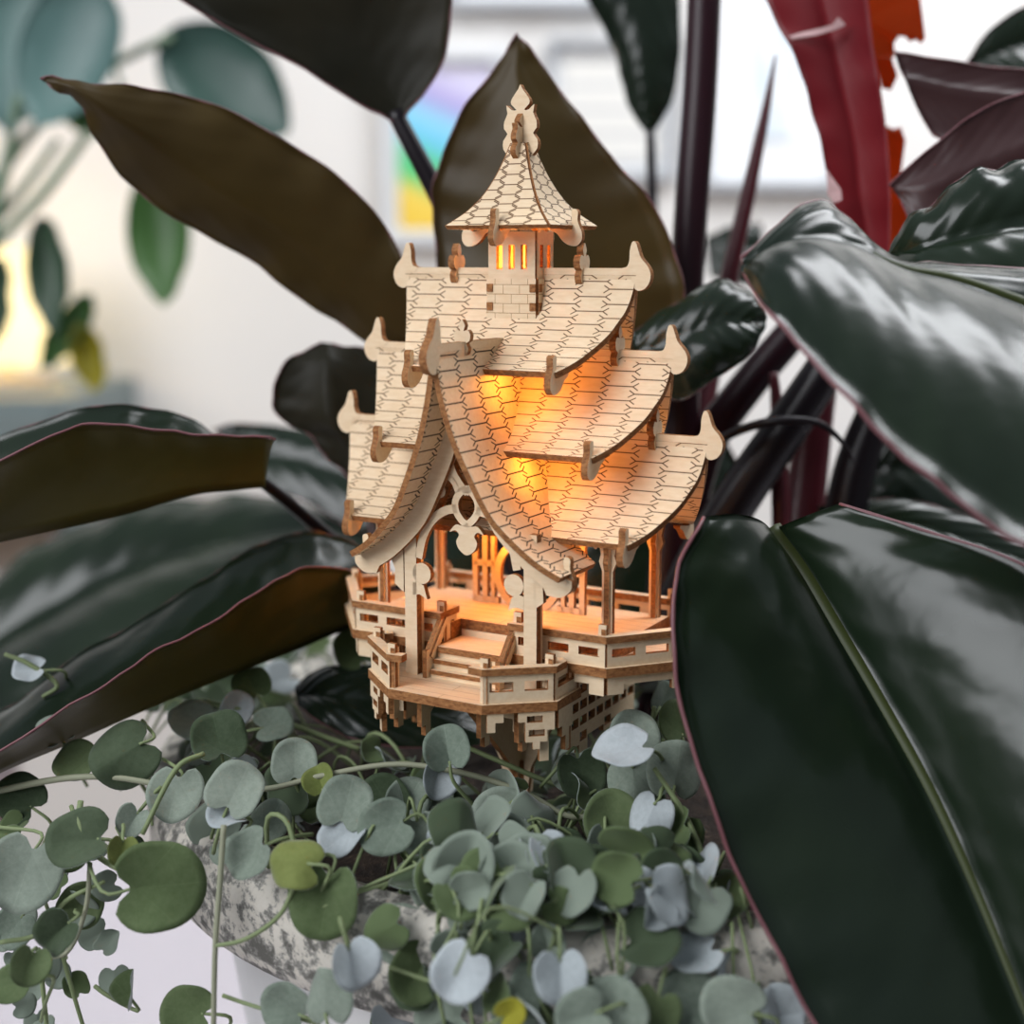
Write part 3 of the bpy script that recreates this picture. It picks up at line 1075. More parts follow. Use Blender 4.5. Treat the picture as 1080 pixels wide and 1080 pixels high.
# ---- fretted brackets hanging below the decks
def stepped(p, q, ztop, depths, w_, th=1.5, name='lattice_panel', slots=True, cuts=()):
    """A hanging board with a stepped lower edge and cut-outs, from p to q."""
    d = Vector((q[0] - p[0], q[1] - p[1], 0))
    L = d.length
    d.normalize()
    n = len(depths)
    w = L / n
    o = [(0, 0)]
    for i, dd in enumerate(depths):
        o += [(i * w, -dd), ((i + 1) * w, -dd)]
    o += [(L, 0)]
    cl = [o[0]]
    for p2 in o[1:]:
        if (abs(p2[0] - cl[-1][0]) + abs(p2[1] - cl[-1][1])) > 1e-6:
            cl.append(p2)
    holes = []
    if slots:
        i = 0
        while i < n:
            dm = depths[i]
            zz = 2.2
            while zz + 3.6 < dm:
                holes.append([(i * w + 0.5, -zz), ((i + 1) * w - 0.5, -zz), ((i + 1) * w - 0.5, -zz - 2.6), (i * w + 0.5, -zz - 2.6)])
                zz += 4.6
            i += 1
    holes += list(cuts)
    b = MB()
    b.plate(cl, th, ((p[0], p[1], ztop), d, (0, 0, 1)), holes)
    return hbuild(b, name)


ZB = LOWZ - 2.6
for sg in (-1, 1):
    # side lattice between the two decks and below
    stepped((CX + sg * 27.0, -19.5), (CX + sg * 27.0, 22), UPZ - 2.6, [24.0, 26.5, 22.5, 22.5, 24.5, 22.5, 22.5, 24.0], 5)
    stepped((CX + sg * 15.2, -43.4), (CX + sg * 18.6, -40.6), ZB, [5.2, 2.6], 2.2, slots=False, name='bracket')
    stepped((CX + sg * 21.6, -38.2), (CX + sg * 29.2, -31.9), ZB, [2.8, 8.4, 10.4, 8.4, 5.2], 2.2, slots=False, name='bracket', cuts=([(2.4, -1.2), (6.6, -1.2), (6.6, -3.0), (2.4, -3.0)], [(2.9, -5.0), (7.2, -5.0), (7.2, -6.8), (2.9, -6.8)]))
    stepped((CX + sg * 29.4, -31.2), (CX + sg * 29.4, -23), ZB, [5.2, 8.2, 12.5, 6.5], 3, slots=False, name='bracket')
    stepped((CX + sg * 40, -22.8), (CX + sg * 58.5, -1.2), UPZ - 2.6, [5.2, 2.6, 2.6, 2.6, 5.2, 2.6], 3, slots=False, name='bracket')
    stepped((CX + sg * 39.8, -23.2), (CX + sg * 31, -23.2), UPZ - 2.6, [5.4, 5.4, 2.6, 2.6], 3, slots=False, name='bracket')
    # small angle brackets under the landing
    for (x, y) in ((20.0, -36.0), (9.5, -38.0)):
        b = MB()
        b.plate([(0, 0), (9.0, 0), (9.0, -3.0), (4.6, -6.6), (4.6, -12.5), (2.0, -12.5), (2.0, -9.5), (0, -9.5)], 1.5, ((CX + sg * x, y, ZB), (0, 1, 0), (0, 0, 1)))
        hbuild(b, 'bracket')
    b = MB()
    b.plate([(-2.0, 0), (2.0, 0), (2.0, -14.5), (-0.6, -14.5), (-0.6, -9), (-2.0, -9)], 1.5, ((CX + sg * 25.5, -32.5, ZB), (0.71, 0.71 * sg, 0), (0, 0, 1)))
    hbuild(b, 'bracket')
stepped((CX - 22, -33.0), (CX + 22, -33.0), ZB, [7.5, 4.0, 4.0, 2.4, 2.4, 2.4, 2.4, 4.0, 4.0, 7.5], 4, slots=False, name='bracket')

# ---- stake that carries the house
b = MB()
zs = (SOIL_Z - CAM_H) * 1000 - 8
b.plate([(-36, ZB), (18, ZB), (9, -136), (5, -150), (4, -158), (-4, -158), (-5, -150), (-13, -141)], 2.0, YZ(CX + 2.0))
b.plate([(-22, UPZ - 3), (22, UPZ - 3), (14, -130), (5, -148), (3.5, -158), (-3.5, -158), (-5, -148), (-14, -130)], 2.0, XZ(-2.0))
b.tube([(CX + 2.0, -2.0, -146), (CX + 2.0, -2.0, zs)], 2.2, 12, 1, 1)
hbuild(b, 'stake')

# ---- little warm lamps inside
M_LED = plain('led_resin', (0.62, 0.58, 0.54, 1), 0.2)
LEDS = ((9.0, -15.0, -31.4, 0.012), (16.0, -15.5, -53.6, 0.010), (-20, 0, -33, 0.004), (24, 2, -33.0, 0.002), (34, 3, -56.0, 0.002), (TX, TY, -2.0, 0.014), (AX, AY, 12.0, 0.010), (-4, 2, -80.0, 0.030), (24, 0, -80.0, 0.012), (-26, 0, -80.0, 0.010), (-3, -14, -47.0, 0.004))
for (x, y, z, e) in LEDS:
    b = MB()
    b.tube([(x, y, z - 0.9), (x, y, z), (x, y, z + 0.9)], [0.3, 0.75, 0.3], 8, 3)
    o = hbuild(b, 'led_bulb', house, (M_LED,))
    ld = bpy.data.lights.new('led_light', 'POINT')
    ld.energy = e
    ld.color = (1.0, 0.36, 0.045)
    ld.shadow_soft_size = 0.0012
    lo = bpy.data.objects.new('led_light', ld)
    COL.objects.link(lo)
    lo.parent = house
    lo.location = (x * MM, y * MM, z * MM)

# ================================================================== the big philodendron
philo = empty('philodendron', (PC.x + 0.03, PC.y + 0.02, SOIL_Z))
thing(philo, 'large dark-leaved philodendron with pink leaf margins growing behind the wooden house', 'plant')
PORG = Vector(philo.location)


def blade(stations, top, mats, name='leaf', nu=7, nv=9, th=0.0007, bow=0.10, ripple=0.0006, rib=0.0016, ribm=None, ribx=0.0, ribs=0.0, mr=0.00038, seed=0, parent=None, org=None, label=None):
    """A leaf lofted through (margin, midrib, margin) triples given as (u, v, depth)."""
    parent = parent or philo
    org = PORG if org is None else org
    rnd = random.Random(seed)
    ph = [rnd.uniform(0, 6.28) for _ in range(6)]
    rows = [crom([tuple(pt(*s[k])) for s in stations], nu) for k in range(3)]
    n = len(rows[0])
    grid, uv = [], []
    for i in range(n):
        l, m, r = rows[0][i], rows[1][i], rows[2][i]
        row = []
        for half, (A, B) in enumerate(((l, m), (m, r))):
            tl = (rows[1][min(i + 1, n - 1)] - rows[1][max(i - 1, 0)])
            nrm = tl.cross(B - A)
            nrm = nrm.normalized() if nrm.length > 1e-9 else Vector((0, 0, 0))
            for j in range(nv + (1 if half else 0)):
                t = j / nv
                p = A.lerp(B, t) + nrm * top * (4 * t * (1 - t)) * bow * (B - A).length
                q = t if half else 1 - t          # 0 at the midrib, 1 at the margin
                w = ripple * q * q * (math.sin(i * 0.55 + ph[half]) + 0.6 * math.sin(i * 1.13 + ph[half + 2]))
                p = p + nrm * w
                row.append(p)
                uv.append(((t if half else t) * 0.5 + 0.5 * half, i / (n - 1)))
        grid.append(row)
    w = 2 * nv + 1
    # normals
    vt, vb = [], []
    for i in range(n):
        for j in range(w):
            a = grid[min(i + 1, n - 1)][j] - grid[max(i - 1, 0)][j]
            b_ = grid[i][min(j + 1, w - 1)] - grid[i][max(j - 1, 0)]
            nn = a.cross(b_)
            nn = nn.normalized() * top if nn.length > 1e-12 else Vector((0, 0, 0))
            vt.append(grid[i][j] + nn * th * 0.5 - org)
            vb.append(grid[i][j] - nn * th * 0.5 - org)
    k = n * w
    fs, fm = [], []
    for i in range(n - 1):
        for j in range(w - 1):
            a = i * w + j
            q = (a, a + w, a + w + 1, a + 1)
            if top < 0:
                q = q[::-1]
            fs.append(q); fm.append(0)
            fs.append(tuple(x + k for x in q[::-1])); fm.append(1)
    ring = [j for j in range(w)] + [i * w + w - 1 for i in range(1, n)] + [(n - 1) * w + j for j in range(w - 2, -1, -1)] + [i * w for i in range(n - 2, 0, -1)]
    q = len(ring)
    bb = 2 * k
    # a thin raised margin
    verts = vt + vb
    for x in range(q):
        a, c = ring[x], ring[(x + 1) % q]
        f = (a, c, c + k, a + k)
        if top > 0:
            f = f[::-1]
        fs.append(f); fm.append(2)
    me = new_mesh(name, verts, fs, fm, True, uv + uv)
    o = link(name, me, mats, parent)
    if label:
        o['label'] = label
    # pink margin bead round the outline
    mb = MB()
    marg = [grid[i][0] - org for i in range(n)]
    marg2 = [grid[i][w - 1] - org for i in range(n)]
    loop = marg[::2] + [marg[-1]] + marg2[::-2] + [marg2[0]]
    cl = [loop[0]]
    for p in loop[1:]:
        if (p - cl[-1]).length > 2e-4:
            cl.append(p)
    if mats[2] is not None:
        mb.tube(cl, mr, 6, 2)
        mb.build('margin', (mats[2],), o)
    if ribm is not None:
        mb = MB()
        c = [grid[i][nv] - org for i in range(int(n * ribs), n, 2)]
        cl = [c[0]]
        for p in c[1:]:
            if (p - cl[-1]).length > 2e-4:
                cl.append(p)
        m_ = len(cl)
        mb.tube(cl, [max(rib * (1 - 0.8 * abs((x / (m_ - 1)) - ribx)), 0.0002) for x in range(m_)], 8, 2)
        mb.build('midrib', (ribm,), o)
    return o


def rod(name, pts, mat, parent, org, n=12, label=None):
    """A stem through (u, v, depth, radius in pixels)."""
    b = MB()
    b.tube([pt(p[0], p[1], p[2]) - org for p in pts], [p[3] * p[2] / FPX for p in pts], n, 6)
    o = b.build(name, (mat,), parent)
    if label:
        o['label'] = label
    return o


TOPM = (M_PTOP, M_PUND, M_RIM)
OLIM = (M_PTOP, M_POLI, M_RIM)
DRKM = (M_PTOP, M_PDARK, M_RIM)
MARM = (M_PTOP, M_PMAR, M_RIM)

# big drooping leaf, lower right
blade([((742, 546, .366), (812, 560, .392), (885, 532, .382)), ((716, 600, .356), (845, 603, .387), (975, 560, .370)), ((710, 690, .350), (885, 668, .378), (1092, 603, .350)),
       ((733, 795, .345), (935, 752, .367), (1190, 690, .333)), ((770, 900, .340), (985, 842, .356), (1250, 815, .321)), ((818, 1000, .334), (1035, 952, .345), (1270, 960, .312)),
       ((866, 1088, .327), (1085, 1075, .333), (1280, 1090, .305)), ((950, 1200, .318), (1140, 1200, .32), (1250, 1200, .30)), ((1190, 1330, .30), (1192, 1332, .30), (1194, 1334, .30))],
      1, TOPM, bow=0.10, ribm=M_RIB, rib=0.0036, nv=12, seed=1, mr=0.0006, label='large drooping leaf with olive midrib')
# upper right leaf, near
blade([((782, 272, .345), (783, 280, .345), (785, 288, .345)), ((828, 232, .352), (825, 256, .343), (810, 328, .326)), ((866, 211, .356), (868, 250, .345), (854, 375, .318)),
       ((899, 238, .357), (908, 262, .347), (903, 430, .312)), ((945, 276, .358), (953, 283, .348), (955, 482, .308)), ((1008, 280, .36), (1010, 296, .350), (1012, 528, .305)),
       ((1092, 287, .362), (1092, 326, .352), (1092, 580, .302)), ((1220, 330, .36), (1220, 380, .354), (1220, 620, .30)), ((1330, 450, .355), (1332, 455, .355), (1334, 460, .355))],
      -1, TOPM, bow=0.10, ribm=M_RIB, rib=0.0030, ribx=1.0, ribs=0.42, nv=12, seed=2, ripple=0.0004, mr=0.0006)
# shining crinkled leaf behind it
blade([((934, 268, .412), (935, 270, .412), (936, 272, .412)), ((962, 232, .408), (975, 262, .400), (975, 305, .395)), ((1003, 196, .405), (1020, 250, .396), (1020, 330, .388)),
       ((1046, 177, .404), (1070, 238, .394), (1075, 345, .385)), ((1095, 170, .404), (1130, 232, .394), (1135, 350, .385)), ((1200, 200, .404), (1202, 260, .4), (1204, 330, .395))],
      -1, TOPM, bow=0.22, ripple=0.0016, seed=3)
# maroon undersides at the right margin
blade([((944, 54, .47), (954, 82, .468), (984, 141, .466)), ((1002, 65, .468), (1012, 95, .466), (1025, 160, .464)), ((1095, 75, .466), (1095, 105, .464), (1095, 170, .462)), ((1200, 90, .466), (1200, 120, .464), (1200, 180, .462))],
      1, MARM, seed=4, bow=0.12)
blade([((938, 195, .45), (942, 200, .45), (952, 214, .45)), ((985, 153, .447), (982, 195, .445), (972, 248, .443)), ((1036, 116, .445), (1040, 170, .443), (1035, 250, .441)), ((1098, 92, .443), (1098, 150, .441), (1095, 240, .44)), ((1200, 70, .44), (1200, 140, .44), (1200, 240, .44))],
      1, MARM, seed=5, bow=0.1)
blade([((1018, 68, .55), (1020, 72, .55), (1024, 76, .55)), ((1046, 30, .55), (1052, 55, .55), (1060, 90, .545)), ((1095, 4, .55), (1095, 45, .55), (1095, 95, .54)), ((1180, 10, .55), (1180, 50, .55), (1180, 90, .55))],
      -1, TOPM, seed=6)
# young red leaf with a torn orange half
red = blade([((795, -25, .475), (858, -25, .48), (914, -25, .475)), ((826, 35, .472), (875, 38, .478), (920, 42, .474)), ((850, 92, .471), (888, 95, .476), (929, 95, .473)), ((865, 150, .47), (900, 150, .474), (936, 150, .472)),
             ((875, 200, .47), (906, 205, .473), (939, 205, .471)), ((888, 245, .47), (914, 250, .472), (938, 262, .471)), ((905, 300, .47), (920, 300, .47), (935, 305, .47))],
            1, (M_RED, M_RED, None), seed=7, bow=0.05, label='young red leaf with a scar')


def flat_leaf(outline, d, mat, parent, org, name='leaf_fragment', label=None, bend=0.001):
    """A torn piece of leaf: outline in (u, v) at depth d, gently bent."""
    c = [pt(u, v, d + bend * math.sin(i * 1.7)) - org for i, (u, v) in enumerate(outline)]
    tris = tessellate_polygon([[Vector((u, v, 0)) for u, v in outline]])
    k = len(c)
    back = FWD * 0.0006
    vs = c + [p + back for p in c]
    fs = [tuple(t) for t in tris] + [tuple(x + k for x in t[::-1]) for t in tris] + [(i, (i + 1) % k, (i + 1) % k + k, i + k) for i in range(k)]
    o = link(name, new_mesh(name, vs, fs), (mat,), parent)
    if label:
        o['label'] = label
    return o


flat_leaf([(906, -8), (970, -8), (976, 40), (972, 46), (966, 41), (960, 44), (955, 38), (948, 38), (943, 46), (944, 58), (941, 62), (947, 80), (940, 95), (930, 92), (922, 60), (912, 20)], .50, M_ORANGE, red, PORG, label='torn orange half of the red leaf')
flat_leaf([(933, 132), (942, 136), (950, 134), (955, 148), (952, 170), (949, 192), (953, 200), (961, 204), (961, 225), (955, 248), (940, 270), (928, 268), (928, 200)], .50, M_ORANGE, red, PORG, label='torn orange half of the red leaf')
flat_leaf([(832, 38), (850, 33), (878, 26), (884, 18), (892, 26), (882, 31), (860, 37), (836, 41)], .4705, M_SCAR, red, PORG, 'scar', bend=0.0003)
flat_leaf([(872, 178), (877, 186), (887, 200), (888, 211), (880, 214), (873, 205), (873, 192)], .462, M_SCAR, red, PORG, 'scar', bend=0.0003)
# leaf standing behind the tower
blade([((545, 37, .462), (546, 38, .462), (547, 39, .462)), ((521, 73, .462), (546, 78, .46), (571, 67, .462)), ((482, 128, .466), (550, 132, .458), (612, 124, .461)), ((460, 185, .472), (556, 192, .457), (650, 171, .460)),
       ((457, 235, .475), (560, 252, .456), (692, 222, .459)), ((466, 290, .474), (565, 312, .456), (717, 286, .459)), ((490, 340, .471), (570, 362, .457), (718, 335, .46)), ((530, 395, .467), (575, 402, .46), (684, 392, .462)), ((575, 430, .463), (580, 432, .463), (590, 430, .463))],
      -1, (M_PTOP, M_PUND, M_RIM), seed=8, bow=0.05, ripple=0.0008, label='upright leaf behind the tower')
# dark leaf from the top with its stalk
l7 = blade([((419, 131, .475), (420, 130, .475), (421, 130, .475)), ((384, 112, .472), (418, 112, .476), (441, 106, .474)), ((322, 74, .468), (398, 70, .476), (469, 60, .471)), ((247, 33, .464), (375, 30, .474), (476, 0, .468)),
            ((178, -8, .46), (350, -15, .47), (479, -40, .465)), ((120, -50, .456), (330, -60, .466), (470, -90, .462)), ((220, -160, .46), (300, -165, .46), (380, -170, .46))],
           1, DRKM, seed=9, bow=0.06)
rod('petiole', [(416, 118, .476, 9), (438, 160, .477, 10), (462, 206, .479, 11), (495, 275, .482, 12), (520, 340, .485, 12)], M_STEMB, l7, Vector((0, 0, 0)) + PORG)
# long leaf reaching to the upper left
blade([((44, 83, .43), (45, 84, .43), (47, 86, .43)), ((88, 86, .431), (82, 95, .428), (77, 103, .432)), ((150, 94, .436), (121, 124, .431), (97, 134, .438)), ((216, 107, .442), (176, 160, .438), (134, 193, .446)),
       ((292, 144, .449), (246, 210, .446), (205, 240, .455)), ((352, 183, .455), (311, 252, .454), (282, 287, .463)), ((406, 238, .460), (366, 300, .46), (336, 328, .468)), ((433, 300, .464), (412, 345, .464), (396, 362, .470)), ((462, 370, .468), (462, 372, .468), (460, 376, .468))],
      1, TOPM, seed=10, bow=-0.04, ripple=0.0009, label='long leaf with a pink margin and brown underside')
# dark round leaf left of the roofs
blade([((340, 361, .49), (345, 362, .49), (350, 362, .49)), ((305, 379, .488), (345, 382, .484), (395, 372, .488)), ((288, 412, .488), (345, 415, .482), (432, 405, .486)), ((294, 438, .489), (350, 446, .482), (430, 450, .486)),
       ((330, 463, .49), (368, 470, .484), (424, 482, .486)), ((348, 486, .49), (375, 492, .487), (412, 502, .488)), ((372, 506, .49), (380, 508, .49), (390, 508, .49))],
      -1, DRKM, seed=11)
# two folded leaves at the left
blade([((-190, 600, .40), (-190, 604, .40), (-190, 608, .40)), ((-120, 525, .42), (-120, 600, .408), (-120, 560, .39)), ((-40, 480, .435), (-40, 580, .418), (-40, 505, .395)), ((60, 438, .437), (60, 558, .42), (52, 461, .398)), ((130, 428, .441), (135, 541, .425), (110, 446, .402)), ((182, 436, .445), (200, 522, .43), (170, 455, .407)),
       ((222, 455, .448), (248, 516, .435), (225, 458, .413)), ((236, 470, .448), (280, 513, .438), (290, 464, .42))],
      -1, OLIM, seed=12, bow=0.10)
blade([((225, 453, .60), (227, 455, .6), (230, 458, .60)), ((250, 447, .60), (255, 475, .6), (272, 510, .59)), ((310, 452, .6), (315, 485, .59), (325, 530, .58)), ((380, 470, .59), (380, 510, .58), (380, 560, .57)), ((440, 500, .58), (440, 530, .58), (440, 570, .57))],
      -1, TOPM, seed=13)
blade([((-40, 632, .66), (-40, 700, .64), (-40, 780, .60)), ((35, 580, .67), (40, 655, .64), (55, 730, .59)), ((100, 547, .67), (105, 618, .64), (140, 690, .59)), ((170, 529, .66), (175, 590, .63), (220, 650, .58)),
       ((240, 524, .64), (245, 572, .61), (300, 620, .57)), ((320, 530, .61), (325, 560, .59), (370, 600, .56)), ((390, 550, .57), (395, 565, .57), (400, 590, .56))],
      -1, TOPM, seed=14, bow=0.12, ripple=0.0016, label='broad glossy leaf behind')
blade([((-140, 870, .40), (-140, 873, .40), (-140, 876, .40)), ((-45, 782, .425), (-45, 838, .40), (-45, 820, .385)), ((20, 738, .43), (5, 812, .402), (0, 791, .386)), ((84, 691, .437), (72, 784, .408), (85, 739, .39)), ((151, 652, .445), (151, 749, .415), (141, 701, .395)),
       ((218, 610, .452), (212, 724, .424), (197, 670, .402)), ((253, 586, .457), (265, 703, .431), (253, 638, .41)), ((292, 568, .461), (312, 685, .439), (295, 609, .42)), ((331, 562, .465), (353, 668, .448), (335, 598, .432)),
       ((372, 572, .468), (388, 655, .457), (385, 605, .448)), ((420, 610, .47), (422, 640, .466), (424, 625, .46))],
      -1, OLIM, seed=15, bow=0.08, ripple=0.0005, label='long folded leaf beside the deck')
blade([((311, 724, .455), (313, 735, .452), (316, 745, .449)), ((346, 704, .458), (345, 735, .448), (344, 765, .440)), ((402, 704, .458), (400, 745, .446), (400, 786, .438)), ((470, 725, .458), (470, 755, .446), (480, 788, .44)), ((540, 760, .455), (540, 770, .45), (540, 785, .445))],
      -1, (M_PTOP, M_PDARK, M_RIM), seed=16)
# small glossy leaf right of the roofs
blade([((668, 352, .455), (670, 372, .452), (680, 402, .450)), ((712, 320, .455), (714, 360, .446), (716, 422, .444)), ((756, 297, .454), (756, 340, .444), (752, 400, .442)), ((791, 307, .452), (787, 340, .445), (786, 377, .443)), ((807, 332, .45), (807, 340, .449), (803, 353, .447))],
      -1, TOPM, seed=17, bow=0.18, label='small glossy leaf beside the roof horns')
blade([((905, 470, .53), (905, 510, .525), (890, 548, .52)), ((965, 435, .53), (965, 495, .52), (965, 550, .515)), ((1065, 510, .53), (1065, 550, .52), (1065, 580, .515)), ((1150, 560, .53), (1150, 580, .52), (1150, 600, .515))],
      -1, DRKM, seed=18)
blade([((862, 535, .49), (864, 548, .488), (870, 560, .486)), ((955, 527, .488), (955, 552, .484), (958, 578, .48)), ((1060, 560, .485), (1060, 585, .48), (1060, 610, .475)), ((1150, 600, .485), (1150, 620, .48), (1150, 640, .475))],
      -1, TOPM, seed=19)
l17 = blade([((606, -25, .60), (665, -25, .595), (716, -25, .60)), ((638, 32, .605), (672, 40, .595), (717, 50, .60)), ((655, 78, .605), (678, 86, .596), (712, 95, .60)), ((664, 115, .603), (684, 120, .598), (702, 119, .6)), ((684, 142, .60), (686, 143, .60), (688, 142, .6))],
            1, (M_PTOP, M_PUND, None), seed=20, label='blurred leaf hanging behind the tower')
rod('petiole', [(686, 138, .60, 5), (688, 215, .60, 6), (690, 300, .60, 7)], M_STEMB, l17, PORG)
blade([((744, 250, .72), (746, 270, .72), (750, 292, .72)), ((770, 240, .72), (773, 265, .715), (780, 300, .71)), ((803, 236, .72), (805, 262, .715), (806, 298, .71))], -1, TOPM, seed=21)
# dark leaf behind the right side of the house
blade([((640, 470, .56), (690, 465, .555), (750, 440, .56)), ((590, 540, .555), (690, 540, .55), (790, 520, .555)), ((580, 620, .55), (700, 620, .545), (780, 610, .55)), ((640, 720, .54), (710, 725, .54), (770, 690, .54))],
      1, DRKM, seed=22)
blade([((400, 520, .575), (400, 540, .575), (400, 560, .575)), ((450, 500, .575), (450, 560, .57), (450, 625, .565)), ((530, 490, .575), (530, 560, .57), (530, 640, .565)), ((610, 500, .575), (610, 560, .57), (610, 640, .565)), ((680, 560, .57), (680, 562, .57), (680, 565, .57))],
      -1, DRKM, seed=23)

# stems
rod('stem', [(744, -30, .50, 18), (738, 100, .50, 18), (729, 220, .50, 18), (722, 340, .50, 18), (716, 480, .50, 19), (700, 640, .495, 20), (690, 780, .49, 21)], M_STEM, philo, PORG, 20)
rod('leaf_spear', [(818, 58, .52, 1.2), (807, 120, .52, 5), (790, 200, .52, 8), (774, 270, .52, 9.5), (755, 360, .52, 11), (735, 470, .51, 12)], M_STEMR, philo, PORG, 14, 'slim maroon leaf spear')
rod('stem', [(930, 300, .47, 19), (882, 372, .47, 21), (830, 450, .472, 23), (775, 530, .475, 24), (735, 600, .478, 25), (690, 700, .48, 26)], M_STEMB, philo, PORG, 20)
rod('stem', [(875, 300, .50, 16), (838, 348, .50, 18), (790, 405, .50, 19), (745, 470, .50, 20), (720, 560, .50, 21)], M_STEM, philo, PORG, 18)
rod('stem', [(816, 393, .485, 4.5), (819, 430, .485, 6.5), (822, 500, .485, 9), (826, 600, .485, 11)], M_STEMR, philo, PORG, 14, 'thin red stem')
rod('stem', [(872, 380, .505, 15), (862, 430, .505, 18), (852, 500, .505, 21), (842, 600, .5, 23)], M_STEMR, philo, PORG, 18, 'broad red stem')
rod('stem', [(950, 390, .49, 17), (922, 440, .49, 20), (900, 500, .49, 22), (885, 580, .49, 23)], M_STEMB, philo, PORG, 18)
for pts in ([(268, 502, .440, 6), (310, 535, .46, 7), (370, 590, .485, 9), (470, 700, .49, 10), (580, 790, .48, 11)], [(578, 425, .463, 9), (600, 560, .485, 11), (620, 720, .485, 12), (630, 800, .475, 12)],
            [(455, 366, .468, 8), (510, 520, .49, 10), (580, 700, .488, 11), (610, 800, .475, 12)], [(380, 500, .488, 7), (450, 620, .495, 9), (560, 770, .482, 10)]):
    rod('petiole', pts, M_STEMB, philo, PORG, 12)
rod('sheath', [(755, 466, .468, 5), (785, 452, .46, 5), (820, 444, .455, 5), (862, 446, .455, 4), (888, 466, .458, 2.5), (902, 490, .46, 0.8)], M_STEMB, philo, PORG, 10)

# ================================================================== blurred houseplant at the upper left
hp = empty('potted_houseplant', tuple(pt(-90, 620, 0.95)))
hp.location.z = TABLE_Z
thing(hp, 'blurred leafy green houseplant standing in front of the lamp', 'plant')
HORG = Vector(hp.location)
M_BG1 = glossy_leaf('houseplant_blue_green', (0.10, 0.19, 0.18, 1), (0.15, 0.26, 0.24, 1), 0.4, 0.05, trans=0.2)
M_BG2 = glossy_leaf('houseplant_dark', (0.028, 0.075, 0.060, 1), (0.045, 0.10, 0.08, 1), 0.4, 0.05, trans=0.1)
M_BG3 = glossy_leaf('houseplant_green', (0.045, 0.12, 0.025, 1), (0.07, 0.17, 0.04, 1), 0.45, 0.05, trans=0.25)
M_BG4 = glossy_leaf('houseplant_yellow', (0.42, 0.40, 0.03, 1), (0.50, 0.36, 0.03, 1), 0.5, 0.05, trans=0.3)
M_BG5 = plain('houseplant_stem', (0.16, 0.24, 0.15, 1), 0.5)
M_BG6 = glossy_leaf('houseplant_dark_green', (0.022, 0.052, 0.03, 1), (0.035, 0.07, 0.035, 1), 0.45, 0.05)


def oval(cu, cv, hl, hw, ang, d, mat, seed, label=None, tipd=0.0):
    a = math.radians(ang)
    dx, dy = math.cos(a), -math.sin(a)
    st = []
    for s, w in ((-1, 0.03), (-0.85, 0.5), (-0.5, 0.9), (0, 1.0), (0.4, 0.86), (0.75, 0.5), (0.92, 0.2), (1, 0.02)):
        mu, mv = cu + dx * hl * s, cv + dy * hl * s
        dd = d + tipd * s
        st.append(((mu - dy * hw * w, mv + dx * hw * w, dd), (mu, mv, dd + 0.01 * w), (mu + dy * hw * w, mv - dx * hw * w, dd)))
    return blade(st, -1, (mat, mat, None), seed=seed, parent=hp, org=HORG, nu=4, nv=5, ripple=0.001, label=label)


oval(70, 55, 85, 52, 250, .90, M_BG1, 31)
oval(15, 55, 85, 50, 265, .92, M_BG1, 32)
oval(238, 88, 84, 54, -38, .93, M_BG2, 33)
oval(50, 290, 62, 22, 275, .90, M_BG6, 34)
oval(167, 250, 72, 33, 275, .92, M_BG3, 35)
oval(70, 350, 48, 17, 235, .95, M_BG3, 36)
oval(93, 378, 36, 18, 285, .95, M_BG4, 37, 'yellowed leaf')
oval(85, 120, 28, 16, -60, .93, M_BG3, 38)
oval(-5, 320, 50, 16, 265, .90, M_BG6, 39)
for pts in ([(182, 38, .93, 5), (120, 68, .93, 5), (60, 112, .93, 5), (10, 170, .94, 6), (-40, 260, .95, 7)], [(95, 138, .93, 5), (45, 205, .93, 6), (0, 252, .94, 6), (-60, 330, .95, 7)],
            [(20, 100, .92, 5), (5, 180, .93, 6), (-15, 280, .94, 6)], [(62, 148, .94, 4), (20, 205, .94, 5), (-20, 250, .95, 5)], [(168, 185, .94, 3), (150, 150, .94, 3), (120, 70, .94, 3)]):
    rod('stem', pts, M_BG5, hp, HORG, 8)
b = MB(); lathe(b, [(0.0, 0.002), (0.055, 0.0), (0.075, 0.16), (0.07, 0.16), (0.05, 0.02)], 32); b.build('pot', (M_TABLE,), hp)

# ================================================================== trailing silver plant
trail = empty('trailing_plant', (PC.x - 0.02, PC.y - 0.03, SOIL_Z))
thing(trail, 'silver green trailing plant with kidney-shaped leaves spilling over the planter rim', 'plant')
TORG = Vector(trail.location)


